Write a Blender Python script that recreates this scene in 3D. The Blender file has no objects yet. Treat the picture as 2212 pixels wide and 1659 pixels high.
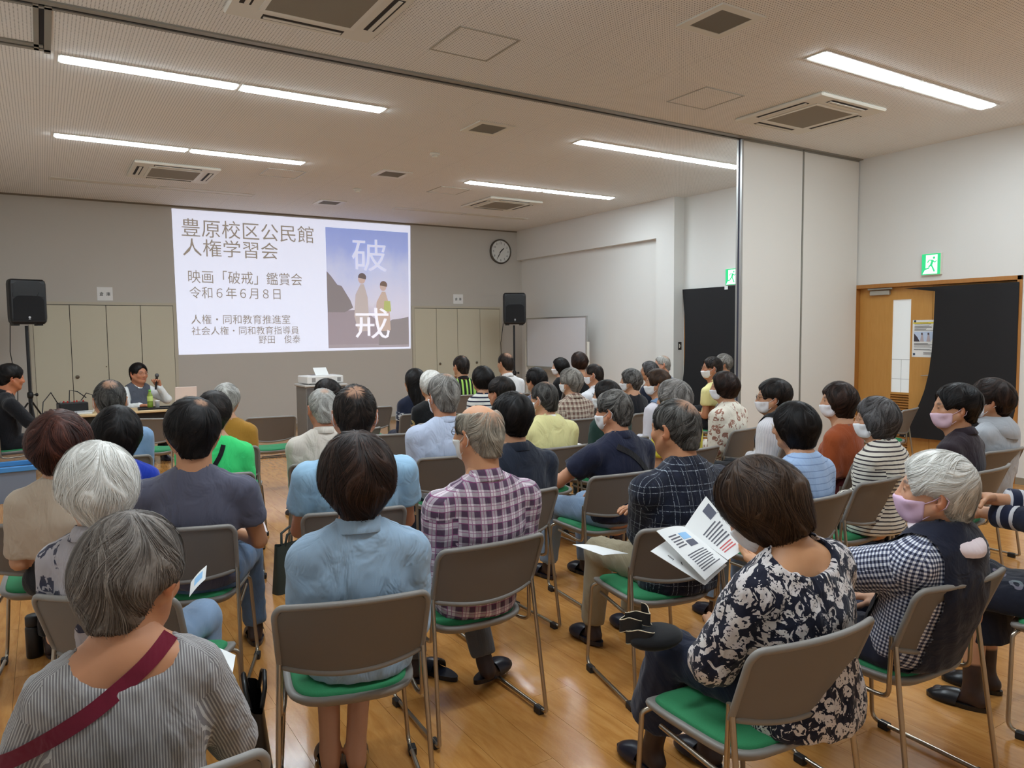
import bpy, math, random
import numpy as np
from mathutils import Vector, Matrix, Quaternion
random.seed(7)
RNG = np.random.default_rng(11)
sc = bpy.context.scene
COL = sc.collection
PI = math.pi
def R(a): return math.radians(a)

# ------------------------------------------------------------------ camera
CAM_H = 1.6; FPX = 1603.8; YAW, PITCH, ROLL = R(32.265), R(-4.0137), R(-0.5535)
_f = Vector((math.sin(YAW)*math.cos(PITCH), math.cos(YAW)*math.cos(PITCH), math.sin(PITCH)))
_r0 = Vector((math.cos(YAW), -math.sin(YAW), 0)); _u0 = _r0.cross(_f)
_r = _r0*math.cos(ROLL)+_u0*math.sin(ROLL); _u = -_r0*math.sin(ROLL)+_u0*math.cos(ROLL)
cd = bpy.data.cameras.new('camera'); cam = bpy.data.objects.new('camera', cd); COL.objects.link(cam)
cd.sensor_width = 36.0; cd.lens = FPX/2212*36.0; cd.clip_start = 0.02; cd.clip_end = 100
cam.matrix_world = Matrix(((_r.x,_u.x,-_f.x,0),(_r.y,_u.y,-_f.y,0),(_r.z,_u.z,-_f.z,CAM_H),(0,0,0,1)))
sc.camera = cam
# ------------------------------------------------------------------ world, exposure
w = bpy.data.worlds.new('world'); sc.world = w; w.use_nodes = True
w.node_tree.nodes['Background'].inputs[0].default_value = (0.9, 0.95, 1.0, 1)
w.node_tree.nodes['Background'].inputs[1].default_value = 0.05
sc.view_settings.view_transform = 'Standard'; sc.view_settings.look = 'None'
sc.view_settings.gamma = 1.0; sc.view_settings.use_curve_mapping = False
sc.view_settings.exposure = 0.0
LAMP_STRENGTH = 52.0       # ceiling lamps give all the light of the room

# ------------------------------------------------------------------ helpers
def srgb(r, g, b):
    def c(v):
        v /= 255.0
        return v/12.92 if v <= 0.04045 else ((v+0.055)/1.055)**2.4
    return (c(r), c(g), c(b), 1.0)
class NT:
    """small wrapper for node building"""
    def __init__(s, name):
        s.m = bpy.data.materials.new(name); s.m.use_nodes = True
        s.t = s.m.node_tree; s.b = s.t.nodes['Principled BSDF']
    def n(s, kind, **kw):
        nd = s.t.nodes.new(kind)
        for k, v in kw.items(): setattr(nd, k, v)
        return nd
    def put(s, sock, v):
        if isinstance(v, bpy.types.NodeSocket): s.t.links.new(v, sock)
        elif v is not None:
            if isinstance(v, (tuple, list)) and hasattr(sock.default_value, '__len__') and len(v) != len(sock.default_value): v = tuple(v)[:len(sock.default_value)]
            sock.default_value = v
    def math(s, op, a, b=None, c=None, clamp=False):
        nd = s.n('ShaderNodeMath', operation=op, use_clamp=clamp); s.put(nd.inputs[0], a)
        if b is not None: s.put(nd.inputs[1], b)
        if c is not None: s.put(nd.inputs[2], c)
        return nd.outputs[0]
    def vmath(s, op, a, b=None):
        nd = s.n('ShaderNodeVectorMath', operation=op); s.put(nd.inputs[0], a)
        if b is not None: s.put(nd.inputs[1], b)
        return nd.outputs[0]
    def mix(s, f, a, b):
        nd = s.n('ShaderNodeMix', data_type='RGBA'); s.put(nd.inputs[0], f); s.put(nd.inputs[6], a); s.put(nd.inputs[7], b)
        return nd.outputs[2]
    def noise(s, vec, scale, detail=2, rough=0.5, dist=0.0):
        nd = s.n('ShaderNodeTexNoise'); s.put(nd.inputs['Vector'], vec); nd.inputs['Scale'].default_value = scale
        nd.inputs['Detail'].default_value = detail; nd.inputs['Roughness'].default_value = rough; nd.inputs['Distortion'].default_value = dist
        return nd.outputs[0]
    def ramp(s, fac, stops, interp='LINEAR'):
        nd = s.n('ShaderNodeValToRGB'); s.put(nd.inputs[0], fac); cr = nd.color_ramp; cr.interpolation = interp
        while len(cr.elements) < len(stops): cr.elements.new(0.5)
        for e, (p, c) in zip(cr.elements, stops): e.position = p; e.color = c
        return nd.outputs[0]
    def obj(s): return s.n('ShaderNodeTexCoord').outputs['Object']
    def attr(s, name, out='Vector'): return s.n('ShaderNodeAttribute', attribute_name=name).outputs[out]
    def sep(s, v):
        nd = s.n('ShaderNodeSeparateXYZ'); s.put(nd.inputs[0], v); return nd.outputs
    def comb(s, x, y, z):
        nd = s.n('ShaderNodeCombineXYZ'); s.put(nd.inputs[0], x); s.put(nd.inputs[1], y); s.put(nd.inputs[2], z); return nd.outputs[0]
    def col(s, c): s.put(s.b.inputs['Base Color'], c); return s
    def rough(s, r): s.put(s.b.inputs['Roughness'], r); return s
    def bump(s, h, strength=0.3, dist=0.01):
        nd = s.n('ShaderNodeBump'); nd.inputs['Strength'].default_value = strength; nd.inputs['Distance'].default_value = dist
        s.put(nd.inputs['Height'], h); s.put(s.b.inputs['Normal'], nd.outputs[0]); return s
    def set(s, **kw):
        for k, v in kw.items(): s.put(s.b.inputs[k.replace('_', ' ')], v)
        return s
_MC = {}
def M(name, rgb=(128,128,128), rough=0.6, metal=0.0, spec=0.5, emit=None, estr=0.0, bump=None, alpha=None, trans=None):
    if name in _MC: return _MC[name]
    t = NT(name); t.col(srgb(*rgb)); t.rough(rough); t.set(Metallic=metal)
    t.b.inputs['Specular IOR Level'].default_value = spec
    if emit: t.b.inputs['Emission Color'].default_value = srgb(*emit); t.b.inputs['Emission Strength'].default_value = estr
    if bump: t.bump(t.noise(t.obj(), bump[0], 3), bump[1], bump[2])
    if trans: t.b.inputs['Transmission Weight'].default_value = trans
    _MC[name] = t.m; return t.m
def keep(nt): _MC[nt.m.name] = nt.m; return nt.m

class MB:
    """collects geometry for ONE mesh object"""
    def __init__(s): s.v = []; s.f = []; s.sm = []
    def add(s, vs, fs, smooth=False):
        o = len(s.v); s.v.extend([tuple(p) for p in vs]); s.f.extend([tuple(i+o for i in f) for f in fs]); s.sm.extend([smooth]*len(fs)); return s
    def box(s, x0, x1, y0, y1, z0, z1):
        v = [(x0,y0,z0),(x1,y0,z0),(x1,y1,z0),(x0,y1,z0),(x0,y0,z1),(x1,y0,z1),(x1,y1,z1),(x0,y1,z1)]
        return s.add(v, [(0,3,2,1),(4,5,6,7),(0,1,5,4),(1,2,6,5),(2,3,7,6),(3,0,4,7)])
    def bbox(s, x0, x1, y0, y1, z0, z1, b=0.004):
        """box with chamfered edges"""
        v = []; f = []
        for (sx, X) in ((1,x0),(-1,x1)):
            for (sy, Y) in ((1,y0),(-1,y1)):
                for (sz, Z) in ((1,z0),(-1,z1)):
                    v += [(X, Y+sy*b, Z+sz*b), (X+sx*b, Y, Z+sz*b), (X+sx*b, Y+sy*b, Z)]
        I = lambda i,j,k,a: ((i*2+j)*2+k)*3+a
        q = lambda *p: f.append(tuple(p))
        q(I(0,0,0,0),I(0,0,1,0),I(0,1,1,0),I(0,1,0,0)); q(I(1,0,0,0),I(1,1,0,0),I(1,1,1,0),I(1,0,1,0))
        q(I(0,0,0,1),I(1,0,0,1),I(1,0,1,1),I(0,0,1,1)); q(I(0,1,0,1),I(0,1,1,1),I(1,1,1,1),I(1,1,0,1))
        q(I(0,0,0,2),I(0,1,0,2),I(1,1,0,2),I(1,0,0,2)); q(I(0,0,1,2),I(1,0,1,2),I(1,1,1,2),I(0,1,1,2))
        for k in (0,1):
            q(I(0,0,k,0),I(0,1,k,0),I(0,1,k,2),I(0,0,k,2)) if k else q(I(0,0,k,0),I(0,0,k,2),I(0,1,k,2),I(0,1,k,0))
            q(I(1,0,k,0),I(1,0,k,2),I(1,1,k,2),I(1,1,k,0)) if k else q(I(1,0,k,0),I(1,1,k,0),I(1,1,k,2),I(1,0,k,2))
            q(I(0,0,k,1),I(0,0,k,2),I(1,0,k,2),I(1,0,k,1)) if k else q(I(0,0,k,1),I(1,0,k,1),I(1,0,k,2),I(0,0,k,2))
            q(I(0,1,k,1),I(1,1,k,1),I(1,1,k,2),I(0,1,k,2)) if k else q(I(0,1,k,1),I(0,1,k,2),I(1,1,k,2),I(1,1,k,1))
        for i in (0,1):
            for j in (0,1):
                q(I(i,j,0,0),I(i,j,0,1),I(i,j,1,1),I(i,j,1,0)) if (i==j) else q(I(i,j,0,0),I(i,j,1,0),I(i,j,1,1),I(i,j,0,1))
                for k in (0,1): q(I(i,j,k,0),I(i,j,k,1),I(i,j,k,2)) if (i+j+k)%2 else q(I(i,j,k,0),I(i,j,k,2),I(i,j,k,1))
        return s.add(v, f)
    def tube(s, path, r, n=8, cap=True, closed=False):
        P = [Vector(p) for p in path]; m = len(P); rr = r if isinstance(r, (list, tuple)) else [r]*m
        T = []
        for i in range(m):
            a = P[(i-1) % m] if (i > 0 or closed) else P[i]; b = P[(i+1) % m] if (i < m-1 or closed) else P[i]
            T.append((b-a).normalized())
        up = Vector((0,0,1)) if abs(T[0].z) < 0.9 else Vector((1,0,0))
        u = T[0].cross(up).normalized(); vs = []
        for i in range(m):
            u = (u - T[i]*u.dot(T[i])).normalized(); wv = T[i].cross(u)
            for k in range(n):
                a = 2*PI*k/n; vs.append(P[i]+(u*math.cos(a)+wv*math.sin(a))*rr[i])
        fs = []
        for i in range(m if closed else m-1):
            j = (i+1) % m
            for k in range(n): fs.append((i*n+k, i*n+(k+1)%n, j*n+(k+1)%n, j*n+k))
        s.add(vs, fs, True)
        if cap and not closed:
            s.add(vs[:n], [tuple(range(n-1,-1,-1))]); s.add(vs[-n:], [tuple(range(n))])
        return s
    def cyl(s, c, r, h, n=20, axis='z', r2=None):
        r2 = r if r2 is None else r2; c = Vector(c); ax = {'x':Vector((1,0,0)),'y':Vector((0,1,0)),'z':Vector((0,0,1))}[axis] if isinstance(axis, str) else Vector(axis).normalized()
        u = ax.orthogonal().normalized(); wv = ax.cross(u); a = []; b = []
        for k in range(n):
            t = 2*PI*k/n; d = u*math.cos(t)+wv*math.sin(t); a.append(c+d*r); b.append(c+ax*h+d*r2)
        s.add(a+b, [(k,(k+1)%n,n+(k+1)%n,n+k) for k in range(n)], True)
        s.add(a, [tuple(range(n-1,-1,-1))]); s.add(b, [tuple(range(n))]); return s
    def lathe(s, prof, n=24, c=(0,0,0), axis=None, cap=True):
        """prof: (radius, height) list around z"""
        vs = []; m = len(prof); c = Vector(c); Q = Matrix.Identity(3) if axis is None else Vector((0,0,1)).rotation_difference(Vector(axis)).to_matrix()
        for (r, z) in prof:
            for k in range(n):
                a = 2*PI*k/n; vs.append(c+Q@Vector((r*math.cos(a), r*math.sin(a), z)))
        fs = [(i*n+k, i*n+(k+1)%n, (i+1)*n+(k+1)%n, (i+1)*n+k) for i in range(m-1) for k in range(n)]
        if cap: fs.append(tuple(range(n-1,-1,-1))); fs.append(tuple((m-1)*n+k for k in range(n)))
        return s.add(vs, fs, True)
    def prism(s, poly, fn0, fn1, smooth=False):
        """poly 2D; fn0/fn1 map (a,b) to 3D for the two sides"""
        n = len(poly); a = [fn0(*p) for p in poly]; b = [fn1(*p) for p in poly]
        s.add(a+b, [tuple(range(n-1,-1,-1)), tuple(range(n,2*n))]); s.add(a+b, [(k,(k+1)%n,n+(k+1)%n,n+k) for k in range(n)], smooth); return s
    def grid(s, nu, nv, fn, smooth=True, wrap=False):
        vs = [fn(i/(nu-1) if not wrap else i/nu, j/(nv-1)) for j in range(nv) for i in range(nu)]
        fs = []
        for j in range(nv-1):
            for i in range(nu if wrap else nu-1):
                i2 = (i+1) % nu; fs.append((j*nu+i, j*nu+i2, (j+1)*nu+i2, (j+1)*nu+i))
        return s.add(vs, fs, smooth)
    def sheet(s, nu, nv, fn, th=0.002):
        """closed thin sheet: fn(u,v)->(point, normal)"""
        top = []; bot = []
        for j in range(nv):
            for i in range(nu):
                p, nn = fn(i/(nu-1), j/(nv-1)); p = Vector(p); nn = Vector(nn); top.append(p+nn*th/2); bot.append(p-nn*th/2)
        N = nu*nv; fs = []
        for j in range(nv-1):
            for i in range(nu-1):
                a = j*nu+i; fs.append((a,a+1,a+nu+1,a+nu)); fs.append((N+a,N+a+nu,N+a+nu+1,N+a+1))
        s.add(top+bot, fs, True)
        e = []
        for i in range(nu-1): e += [(i,N+i,N+i+1,i+1), ((nv-1)*nu+i,(nv-1)*nu+i+1,N+(nv-1)*nu+i+1,N+(nv-1)*nu+i)]
        for j in range(nv-1): e += [(j*nu,(j+1)*nu,N+(j+1)*nu,N+j*nu), (j*nu+nu-1,N+j*nu+nu-1,N+(j+1)*nu+nu-1,(j+1)*nu+nu-1)]
        return s.add(top+bot, e)
    def ellipsoid(s, c, r, nu=16, nv=10, rot=None):
        c = Vector(c)
        def fn(u, v):
            a = 2*PI*u; b = PI*(v-0.5); p = Vector((r[0]*math.cos(b)*math.cos(a), r[1]*math.cos(b)*math.sin(a), r[2]*math.sin(b)))
            return c+(rot@p if rot else p)
        return s.grid(nu, nv, fn, True, True)
    def mesh(s, name):
        me = bpy.data.meshes.new(name); me.from_pydata([tuple(p) for p in s.v], [], s.f); me.update()
        me.polygons.foreach_set('use_smooth', s.sm); return me
    def build(s, name, mat, parent=None, loc=None, rotz=None):
        return link(name, s.mesh(name), mat, parent, loc, rotz)
def link(name, me, mat=None, parent=None, loc=None, rotz=None):
    o = bpy.data.objects.new(name, me); COL.objects.link(o)
    if mat is not None and me is not None and hasattr(me, 'materials') and not me.materials:
        for m_ in (mat if isinstance(mat, (list, tuple)) else [mat]): me.materials.append(m_)
    if parent is not None: o.parent = parent
    if loc is not None: o.location = loc
    if rotz is not None: o.rotation_euler = (0,0,rotz)
    return o
def tag(o, label=None, cat=None, group=None, kind=None):
    if label: o['label'] = label
    if cat: o['category'] = cat
    if group: o['group'] = group
    if kind: o['kind'] = kind
    return o
def thing(name, label, cat, loc=(0,0,0), rotz=0.0, group=None):
    o = bpy.data.objects.new(name, None); COL.objects.link(o); o.location = loc; o.rotation_euler = (0,0,rotz); o.empty_display_size = 0.1
    return tag(o, label, cat, group)
def struct(o): o['kind'] = 'structure'; return o
def dup(root, loc, rotz, label=None, group=None):
    r = root.copy(); COL.objects.link(r); r.location = loc; r.rotation_euler = (0,0,rotz)
    if label: r['label'] = label
    if group: r['group'] = group
    for ch in list(root.children):
        c = ch.copy(); COL.objects.link(c); c.parent = r
        for g in list(ch.children):
            d = g.copy(); COL.objects.link(d); d.parent = c
    return r
def text_mesh(name, body, size, mat, parent, loc, rot, width=None, align='LEFT', extrude=0.0006):
    cu = bpy.data.curves.new(name, 'FONT'); cu.body = body; cu.size = size; cu.resolution_u = 2; cu.extrude = extrude; cu.align_x = align
    t = bpy.data.objects.new(name, cu); COL.objects.link(t)
    dg = bpy.context.evaluated_depsgraph_get(); me = bpy.data.meshes.new_from_object(t.evaluated_get(dg))
    bpy.data.objects.remove(t); bpy.data.curves.remove(cu)
    if width and len(me.vertices):
        xs = np.zeros(len(me.vertices)*3); me.vertices.foreach_get('co', xs); xs = xs.reshape(-1,3); ww = xs[:,0].max()-xs[:,0].min()
        x0 = xs[:,0].min(); k = width/ww; xs[:,0] = (xs[:,0]-x0)*k; me.vertices.foreach_set('co', xs.ravel()); me.update()
    me.materials.clear(); me.materials.append(mat)
    o = bpy.data.objects.new(name, me); COL.objects.link(o); o.parent = parent; o.location = loc; o.rotation_euler = rot
    return o

# ------------------------------------------------------------------ room dimensions (metres, camera above the origin)
YF = 12.671; HC = 3.608; XB = 8.143; XR = 8.35; XREC = 8.25; YT = 5.43; XL = -0.9; YB = -2.2

# surfaces
def wall_mat(name, rgb):
    t = NT(name); n1 = t.noise(t.obj(), 3.0, 3); c = t.mix(t.math('MULTIPLY', n1, 0.12), srgb(*rgb), srgb(rgb[0]-14, rgb[1]-14, rgb[2]-15))
    t.col(c).rough(0.85); t.bump(t.noise(t.obj(), 220.0, 2), 0.12, 0.003); return keep(t)
WALL = wall_mat('wallpaper_offwhite', (226,224,219))
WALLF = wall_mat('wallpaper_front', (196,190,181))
def ceil_mat():
    t = NT('perforated_ceiling_board'); o = t.sep(t.obj()); P = 0.0222
    fx = t.math('SUBTRACT', t.math('FRACT', t.math('DIVIDE', o[0], P)), 0.5); fy = t.math('SUBTRACT', t.math('FRACT', t.math('DIVIDE', o[1], P)), 0.5)
    d = t.math('SQRT', t.math('ADD', t.math('MULTIPLY', fx, fx), t.math('MULTIPLY', fy, fy)))
    hole = t.math('LESS_THAN', d, 0.17)
    # board joints every 0.91 x 0.455 m
    jx = t.math('LESS_THAN', t.math('FRACT', t.math('DIVIDE', t.math('ADD', o[0], 0.31), 0.91)), 0.0035)
    jy = t.math('LESS_THAN', t.math('FRACT', t.math('DIVIDE', t.math('ADD', o[1], 0.11), 0.455)), 0.006)
    j = t.math('MULTIPLY', t.math('MAXIMUM', jx, jy), 0.25)
    c = t.mix(t.math('MAXIMUM', t.math('MULTIPLY', hole, 0.92), j), srgb(236,233,228), srgb(50,45,42))
    t.col(c).rough(0.9); return keep(t)
CEIL = ceil_mat()
def wood_floor():
    t = NT('amber_wood_plank'); o = t.obj(); rnd = t.n('ShaderNodeObjectInfo').outputs['Random']
    s3 = t.sep(o); v = t.comb(t.math('ADD', t.math('MULTIPLY', s3[0], 6.0), t.math('MULTIPLY', rnd, 37.0)), t.math('ADD', s3[1], t.math('MULTIPLY', rnd, 11.0)), 0.0)
    g = t.noise(v, 5.0, 5, 0.6, 0.6); g2 = t.noise(v, 1.6, 2)
    c = t.ramp(g, [(0.25, srgb(171,111,52)), (0.55, srgb(203,146,80)), (0.8, srgb(219,166,100))])
    c = t.mix(t.math('MULTIPLY', g2, 0.5), c, srgb(190,130,62)); c = t.mix(t.math('MULTIPLY', rnd, 0.22), c, srgb(178,116,54))
    t.col(c); t.rough(t.math('ADD', 0.16, t.math('MULTIPLY', t.noise(o, 9.0, 3), 0.10)))
    t.bump(t.noise(o, 85.0, 2, 0.5), 0.10, 0.004); t.set(Coat_Weight=0.35, Coat_Roughness=0.12)
    return keep(t)
FLOOR = wood_floor()
def tan_wood(name, a, b, sc_=1.0):
    t = NT(name); s3 = t.sep(t.obj()); v = t.comb(t.math('MULTIPLY', s3[0], 9*sc_), t.math('MULTIPLY', s3[1], 9*sc_), t.math('MULTIPLY', s3[2], 1.2*sc_))
    g = t.noise(v, 4.0, 4, 0.6, 0.4); t.col(t.mix(g, srgb(*a), srgb(*b))).rough(0.45); return keep(t)
DOORW = tan_wood('door_veneer_tan', (188,134,62), (205,152,80)); FRAMEW = tan_wood('frame_wood_brown', (160,104,48), (182,126,62))
ALU = M('aluminium', (190,190,188), 0.35, 0.9); ALUM = M('aluminium_matte', (150,147,138), 0.5, 0.3)
BLACK = M('black_plastic', (20,20,22), 0.45); DARK = M('dark_gap', (22,20,26), 0.8); WHITEP = M('white_plastic', (226,222,210), 0.4)
CREAM = M('cream_plastic', (222,217,204), 0.5); GREYG = M('grey_grille', (140,132,118), 0.8)
BASEB = M('grey_beige_baseboard', (140,128,108), 0.6)

# ------------------------------------------------------------------ the room shell
fl = struct(MB().box(XL-.1, XR+1.2, YB-.1, YF+.1, -0.12, -0.012).build('floor', M('floor_base', (70,44,20), 0.8)))
pw, pl = 0.1925, 1.82
pm = MB().box(-pw/2+.0006, pw/2-.0006, -pl/2+.0006, pl/2-.0006, -0.012, 0.0).mesh('plank'); pm.materials.append(FLOOR)
planks = []; ncol = int((XR-XL)/pw)+1
for i in range(ncol):
    x = 1.745+pw*(i-14)+pw/2
    if x-pw/2 < XL-0.2 or x > XR+0.1: continue
    off = (i*0.618 % 1.0)*pl
    for j in range(10):
        y = YB+off-pl/2+pl*j
        if y-pl/2 > YF or y+pl/2 < YB: continue
        # distance in front of the camera decides which ones are single parts
        d = Vector((x, y, 0)) - Vector((0,0,CAM_H)); zc = d.dot(_f)
        vis = zc > 0.3 and abs(d.dot(_r)/zc) < 0.8
        planks.append(((zc if vis else 100+abs(zc)), x, y))
planks.sort()
rest = MB()
for k, (zz, x, y) in enumerate(planks):
    if k < 300:
        o = link('plank', pm, None, fl, (x, y, 0))
    else: rest.box(x-pw/2+.0006, x+pw/2-.0006, y-pl/2+.0006, y+pl/2-.0006, -0.012, 0)
o = rest.build('plank_field', FLOOR, fl); o['kind'] = 'stuff'
struct(MB().box(XL-.1, XR+.1, YB-.1, YF+.1, HC, HC+0.12).build('ceiling', CEIL))
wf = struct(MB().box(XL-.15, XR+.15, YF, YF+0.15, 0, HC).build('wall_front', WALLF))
struct(MB().box(XL-.15, XL, YB, YF, 0, HC).build('wall_left', WALL)); struct(MB().box(XL, XR, YB-.15, YB, 0, HC).build('wall_back', WALL))
D1 = (3.60, 5.44, 2.12); D2 = (6.42, 8.24, 2.12)
wr = MB(); wr.box(XR, XR+.15, YB, D1[0], 0, HC); wr.box(XR, XR+.15, D1[0], D1[1], D1[2], HC); wr.box(XR, XR+.15, D1[1], D2[0], 0, HC)
wr.box(XR, XR+.15, D2[0], D2[1], D2[2], HC); wr.box(XR, XR+.15, D2[1], 8.27, 0, HC); wr.box(XREC, XR+.15, 8.66, YF, 0, HC)
struct(wr.build('wall_right', WALL))
struct(MB().box(XB, XR+.15, 8.27, 8.66, 0, HC).build('wall_column', WALL))
struct(MB().box(XB, XREC, 8.66, YF, 3.03, HC).build('trim_1', WALL))          # beam along the right wall
bb = MB(); bb.box(XL, 8.1, YF-.012, YF, 0, 0.07); struct(bb.build('baseboard_front', BASEB))
bb = MB(); bb.box(XR-.012, XR, YB, D1[0], 0, 0.07); bb.box(XR-.012, XR, D1[1], D2[0], 0, 0.07); bb.box(XB-.012, XB, 8.27, 8.66, 0, .07); bb.box(XREC-.012, XREC, 8.66, YF, 0, 0.07)
struct(bb.build('baseboard_right', BASEB))
# brown strip painted as the shadow gap where the front wall meets the ceiling
struct(MB().box(XL, XB, YF-.012, YF, HC-.025, HC).build('trim_2', M('shadow_gap_brown', (128,116,100), .8)))

# ------------------------------------------------------------------ partition rail and stacked partition panels
rail = MB(); rail.box(XL, XR, YT-.075, YT-.02, HC-.012, HC); rail.box(XL, XR, YT+.02, YT+.05, HC-.012, HC)
ro = struct(rail.build('trim_3', ALUM)); g = MB(); g.box(XL, XR, YT-.02, YT+.02, HC-.004, HC); g.build('rail_gap', DARK, ro)
br = MB(); br.box(.045, .075, YT, 6.28, HC-.012, HC); br.box(.105, .145, YT, 6.32, HC-.012, HC); br.box(XL, .1, 6.16, 6.21, HC-.012, HC); br.box(XL, .145, 6.24, 6.285, HC-.012, HC)
bo = struct(br.build('trim_4', ALUM)); g = MB(); g.box(.075, .105, YT, 6.24, HC-.004, HC); g.box(XL, .1, 6.21, 6.24, HC-.004, HC); g.build('rail_gap', DARK, bo)
PANEL = wall_mat('partition_laminate', (226,222,214))
for k, (x0, x1) in enumerate(((6.285, 7.282), (7.288, 8.335))):
    t = thing('partition_panel', ['tall cream folding partition panel at the free end under the ceiling rail','tall cream folding partition panel standing against the right wall'][k], 'partition panel', (x0, YT, 0))
    W_ = x1-x0
    MB().bbox(0.02, W_-0.003, -.035, .035, 0.03, HC-.03, .003).build('leaf', PANEL, t)
    e = MB(); e.box(-0.004, .018, -.036, -.012, .02, HC-.02); e.box(-.004, .018, .012, .036, .02, HC-.02); e.build('edge_profile', ALU if k == 0 else ALUM, t)
    MB().box(0.0, .016, -.012, .012, .02, HC-.02).build('seal_strip', M('seal_blue_grey', (60,62,82), .6), t)
    MB().box(0.02, W_-.003, -.036, .036, HC-.03, HC-.013).build('top_profile', ALUM, t)
    MB().box(0.02, W_-.003, -.03, .03, 0.001, .03).build('bottom_profile', ALUM, t)

# ------------------------------------------------------------------ ceiling lamps: six lit, two rows dark near the screen
LAMP_ON = M('lamp_tube_lit', (255,255,255), .4, emit=(230,245,255), estr=LAMP_STRENGTH)
LAMP_OFF = M('lamp_cover_off', (214,206,190), .5); LAMP_RIM = M('lamp_rim', (222,219,210), .5)
def lamp(x0, y, lit, label):
    L = 1.245
    t = thing('ceiling_lamp', label, 'ceiling lamp', (x0+L/2, y, HC), 0, 'recessed lamps, two in line')
    h = L/2; b = 0.075
    # shallow trapezoid reflector frame + glowing cover that tapers at its ends
    m = MB(); m.box(-h, h, -b-.02, -b, -.008, 0); m.box(-h, h, b, b+.02, -.008, 0); m.box(-h, -h+.012, -b, b, -.008, 0); m.box(h-.012, h, -b, b, -.008, 0); m.build('rim', LAMP_RIM, t)
    c = MB(); pr = [(-h+.012,-b),(h-.012,-b),(h-.06,-b+.06),(-h+.06,-b+.06)]
    if lit:
        vs = [(-h+.012,-b,-.006),(h-.012,-b,-.006),(h-.012,b,-.006),(-h+.012,b,-.006),(-h+.03,-b+.03,-.02),(h-.03,-b+.03,-.02),(h-.03,b-.03,-.02),(-h+.03,b-.03,-.02)]
        c.add(vs, [(3,2,1,0)[::-1],(4,7,6,5)[::1],(0,4,5,1),(1,5,6,2),(2,6,7,3),(3,7,4,0)]); c.build('diffuser', LAMP_ON, t)
    else:
        c.box(-h+.012, h-.012, -b, b, -.004, -.001); c.build('diffuser', LAMP_OFF, t)
    return t
rows = [(0.19, 6.40, 'left of the rail over the middle'), (4.88, 6.40, 'right side just past the ceiling rail'), (0.19, 8.82, 'left second row'), (4.88, 8.82, 'right second row'),
        (4.88, 3.53, 'near right corner'), (0.19, 3.53, 'near left out of the picture'), (0.19, 1.12, 'above the camera at left'), (4.88, 1.12, 'above the camera at right')]
nm = {(.19,6.40):'over the left audience nearest the ceiling rail',(4.88,6.40):'on the right just beyond the ceiling rail',(.19,8.82):'left, second row towards the screen',(4.88,8.82):'right, second row towards the screen',(4.88,3.53):'at the upper right corner on this side of the rail'}
for (x, y, d) in rows:
    for k in (0, 1):
        lamp(x+k*1.27, y, True, 'lit recessed lamp '+nm.get((x, y), d)+', '+('left one' if k == 0 else 'right one'))
for x in (.17, 4.88):
    for k in (0, 1): lamp(x+k*1.27, 11.22, False, 'unlit recessed lamp in the '+('left' if x < 1 else 'right')+' row nearest the front wall, '+('left one' if k == 0 else 'right one'))

# ------------------------------------------------------------------ other ceiling fittings
def aircon(cx, cy, label):
    t = thing('ceiling_air_conditioner', label, 'air conditioner', (cx, cy, HC)); h = .475
    MB().bbox(-h, h, -h, h, -.03, 0, .012).build('panel', CREAM, t)
    g = MB(); g.box(-.27, .27, -.27, .27, -.036, -.03); go = g.build('grille', GREYG, t)
    rim = MB()
    for (a, b, c, d) in ((-.3,.3,-.3,-.27),(-.3,.3,.27,.3),(-.3,-.27,-.27,.27),(.27,.3,-.27,.27)): rim.box(a, b, c, d, -.038, -.03)
    rim.build('grille_frame', WHITEP, t)
    for (a, b, c, d) in ((-.26,.26,.355,.425),(-.26,.26,-.425,-.355),(.355,.425,-.26,.26),(-.425,-.355,-.26,.26)):
        s = MB(); s.box(a, b, c, d, -.032, -.03); so = s.build('outlet_slot', M('outlet_dark', (46,40,36), .8), t)
        f = MB()
        if abs(b-a) > abs(d-c): f.box(a+.01, b-.01, (c+d)/2-.008, (c+d)/2+.02, -.036, -.032)
        else: f.box((a+b)/2-.008, (a+b)/2+.02, c+.01, d-.01, -.036, -.032)
        f.build('flap', CREAM, so)
    return t
aircon(1.51, 4.47, 'square ceiling air conditioner cut by the top edge of the picture'); aircon(6.15, 4.50, 'square ceiling air conditioner beside the near right lamps')
aircon(1.46, 10.07, 'square ceiling air conditioner above the left part of the screen'); aircon(6.18, 10.05, 'square ceiling air conditioner above the clock')
def hatch(cx, cy, label):
    t = thing('inspection_hatch', label, 'hatch', (cx, cy, HC)); h = .235; m = MB()
    for (a, b, c, d) in ((-h,h,-h,-h+.012),(-h,h,h-.012,h),(-h,-h+.012,-h+.012,h-.012),(h-.012,h,-h+.012,h-.012)): m.box(a, b, c, d, -.005, 0)
    m.build('frame', M('hatch_frame', (176,170,158), .4, .4), t)
    l = MB(); l.box(-h+.014, h-.014, -h+.014, h-.014, -.002, 0); l.build('lid', CEIL, t)
hatch(2.65, 4.65, 'square inspection hatch near the top middle of the ceiling'); hatch(4.97, 4.68, 'square inspection hatch left of the near right air conditioner')
hatch(2.64, 9.52, 'square inspection hatch with bright rim right of the left front air conditioner'); hatch(4.97, 9.51, 'square inspection hatch left of the air conditioner above the clock')
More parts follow.
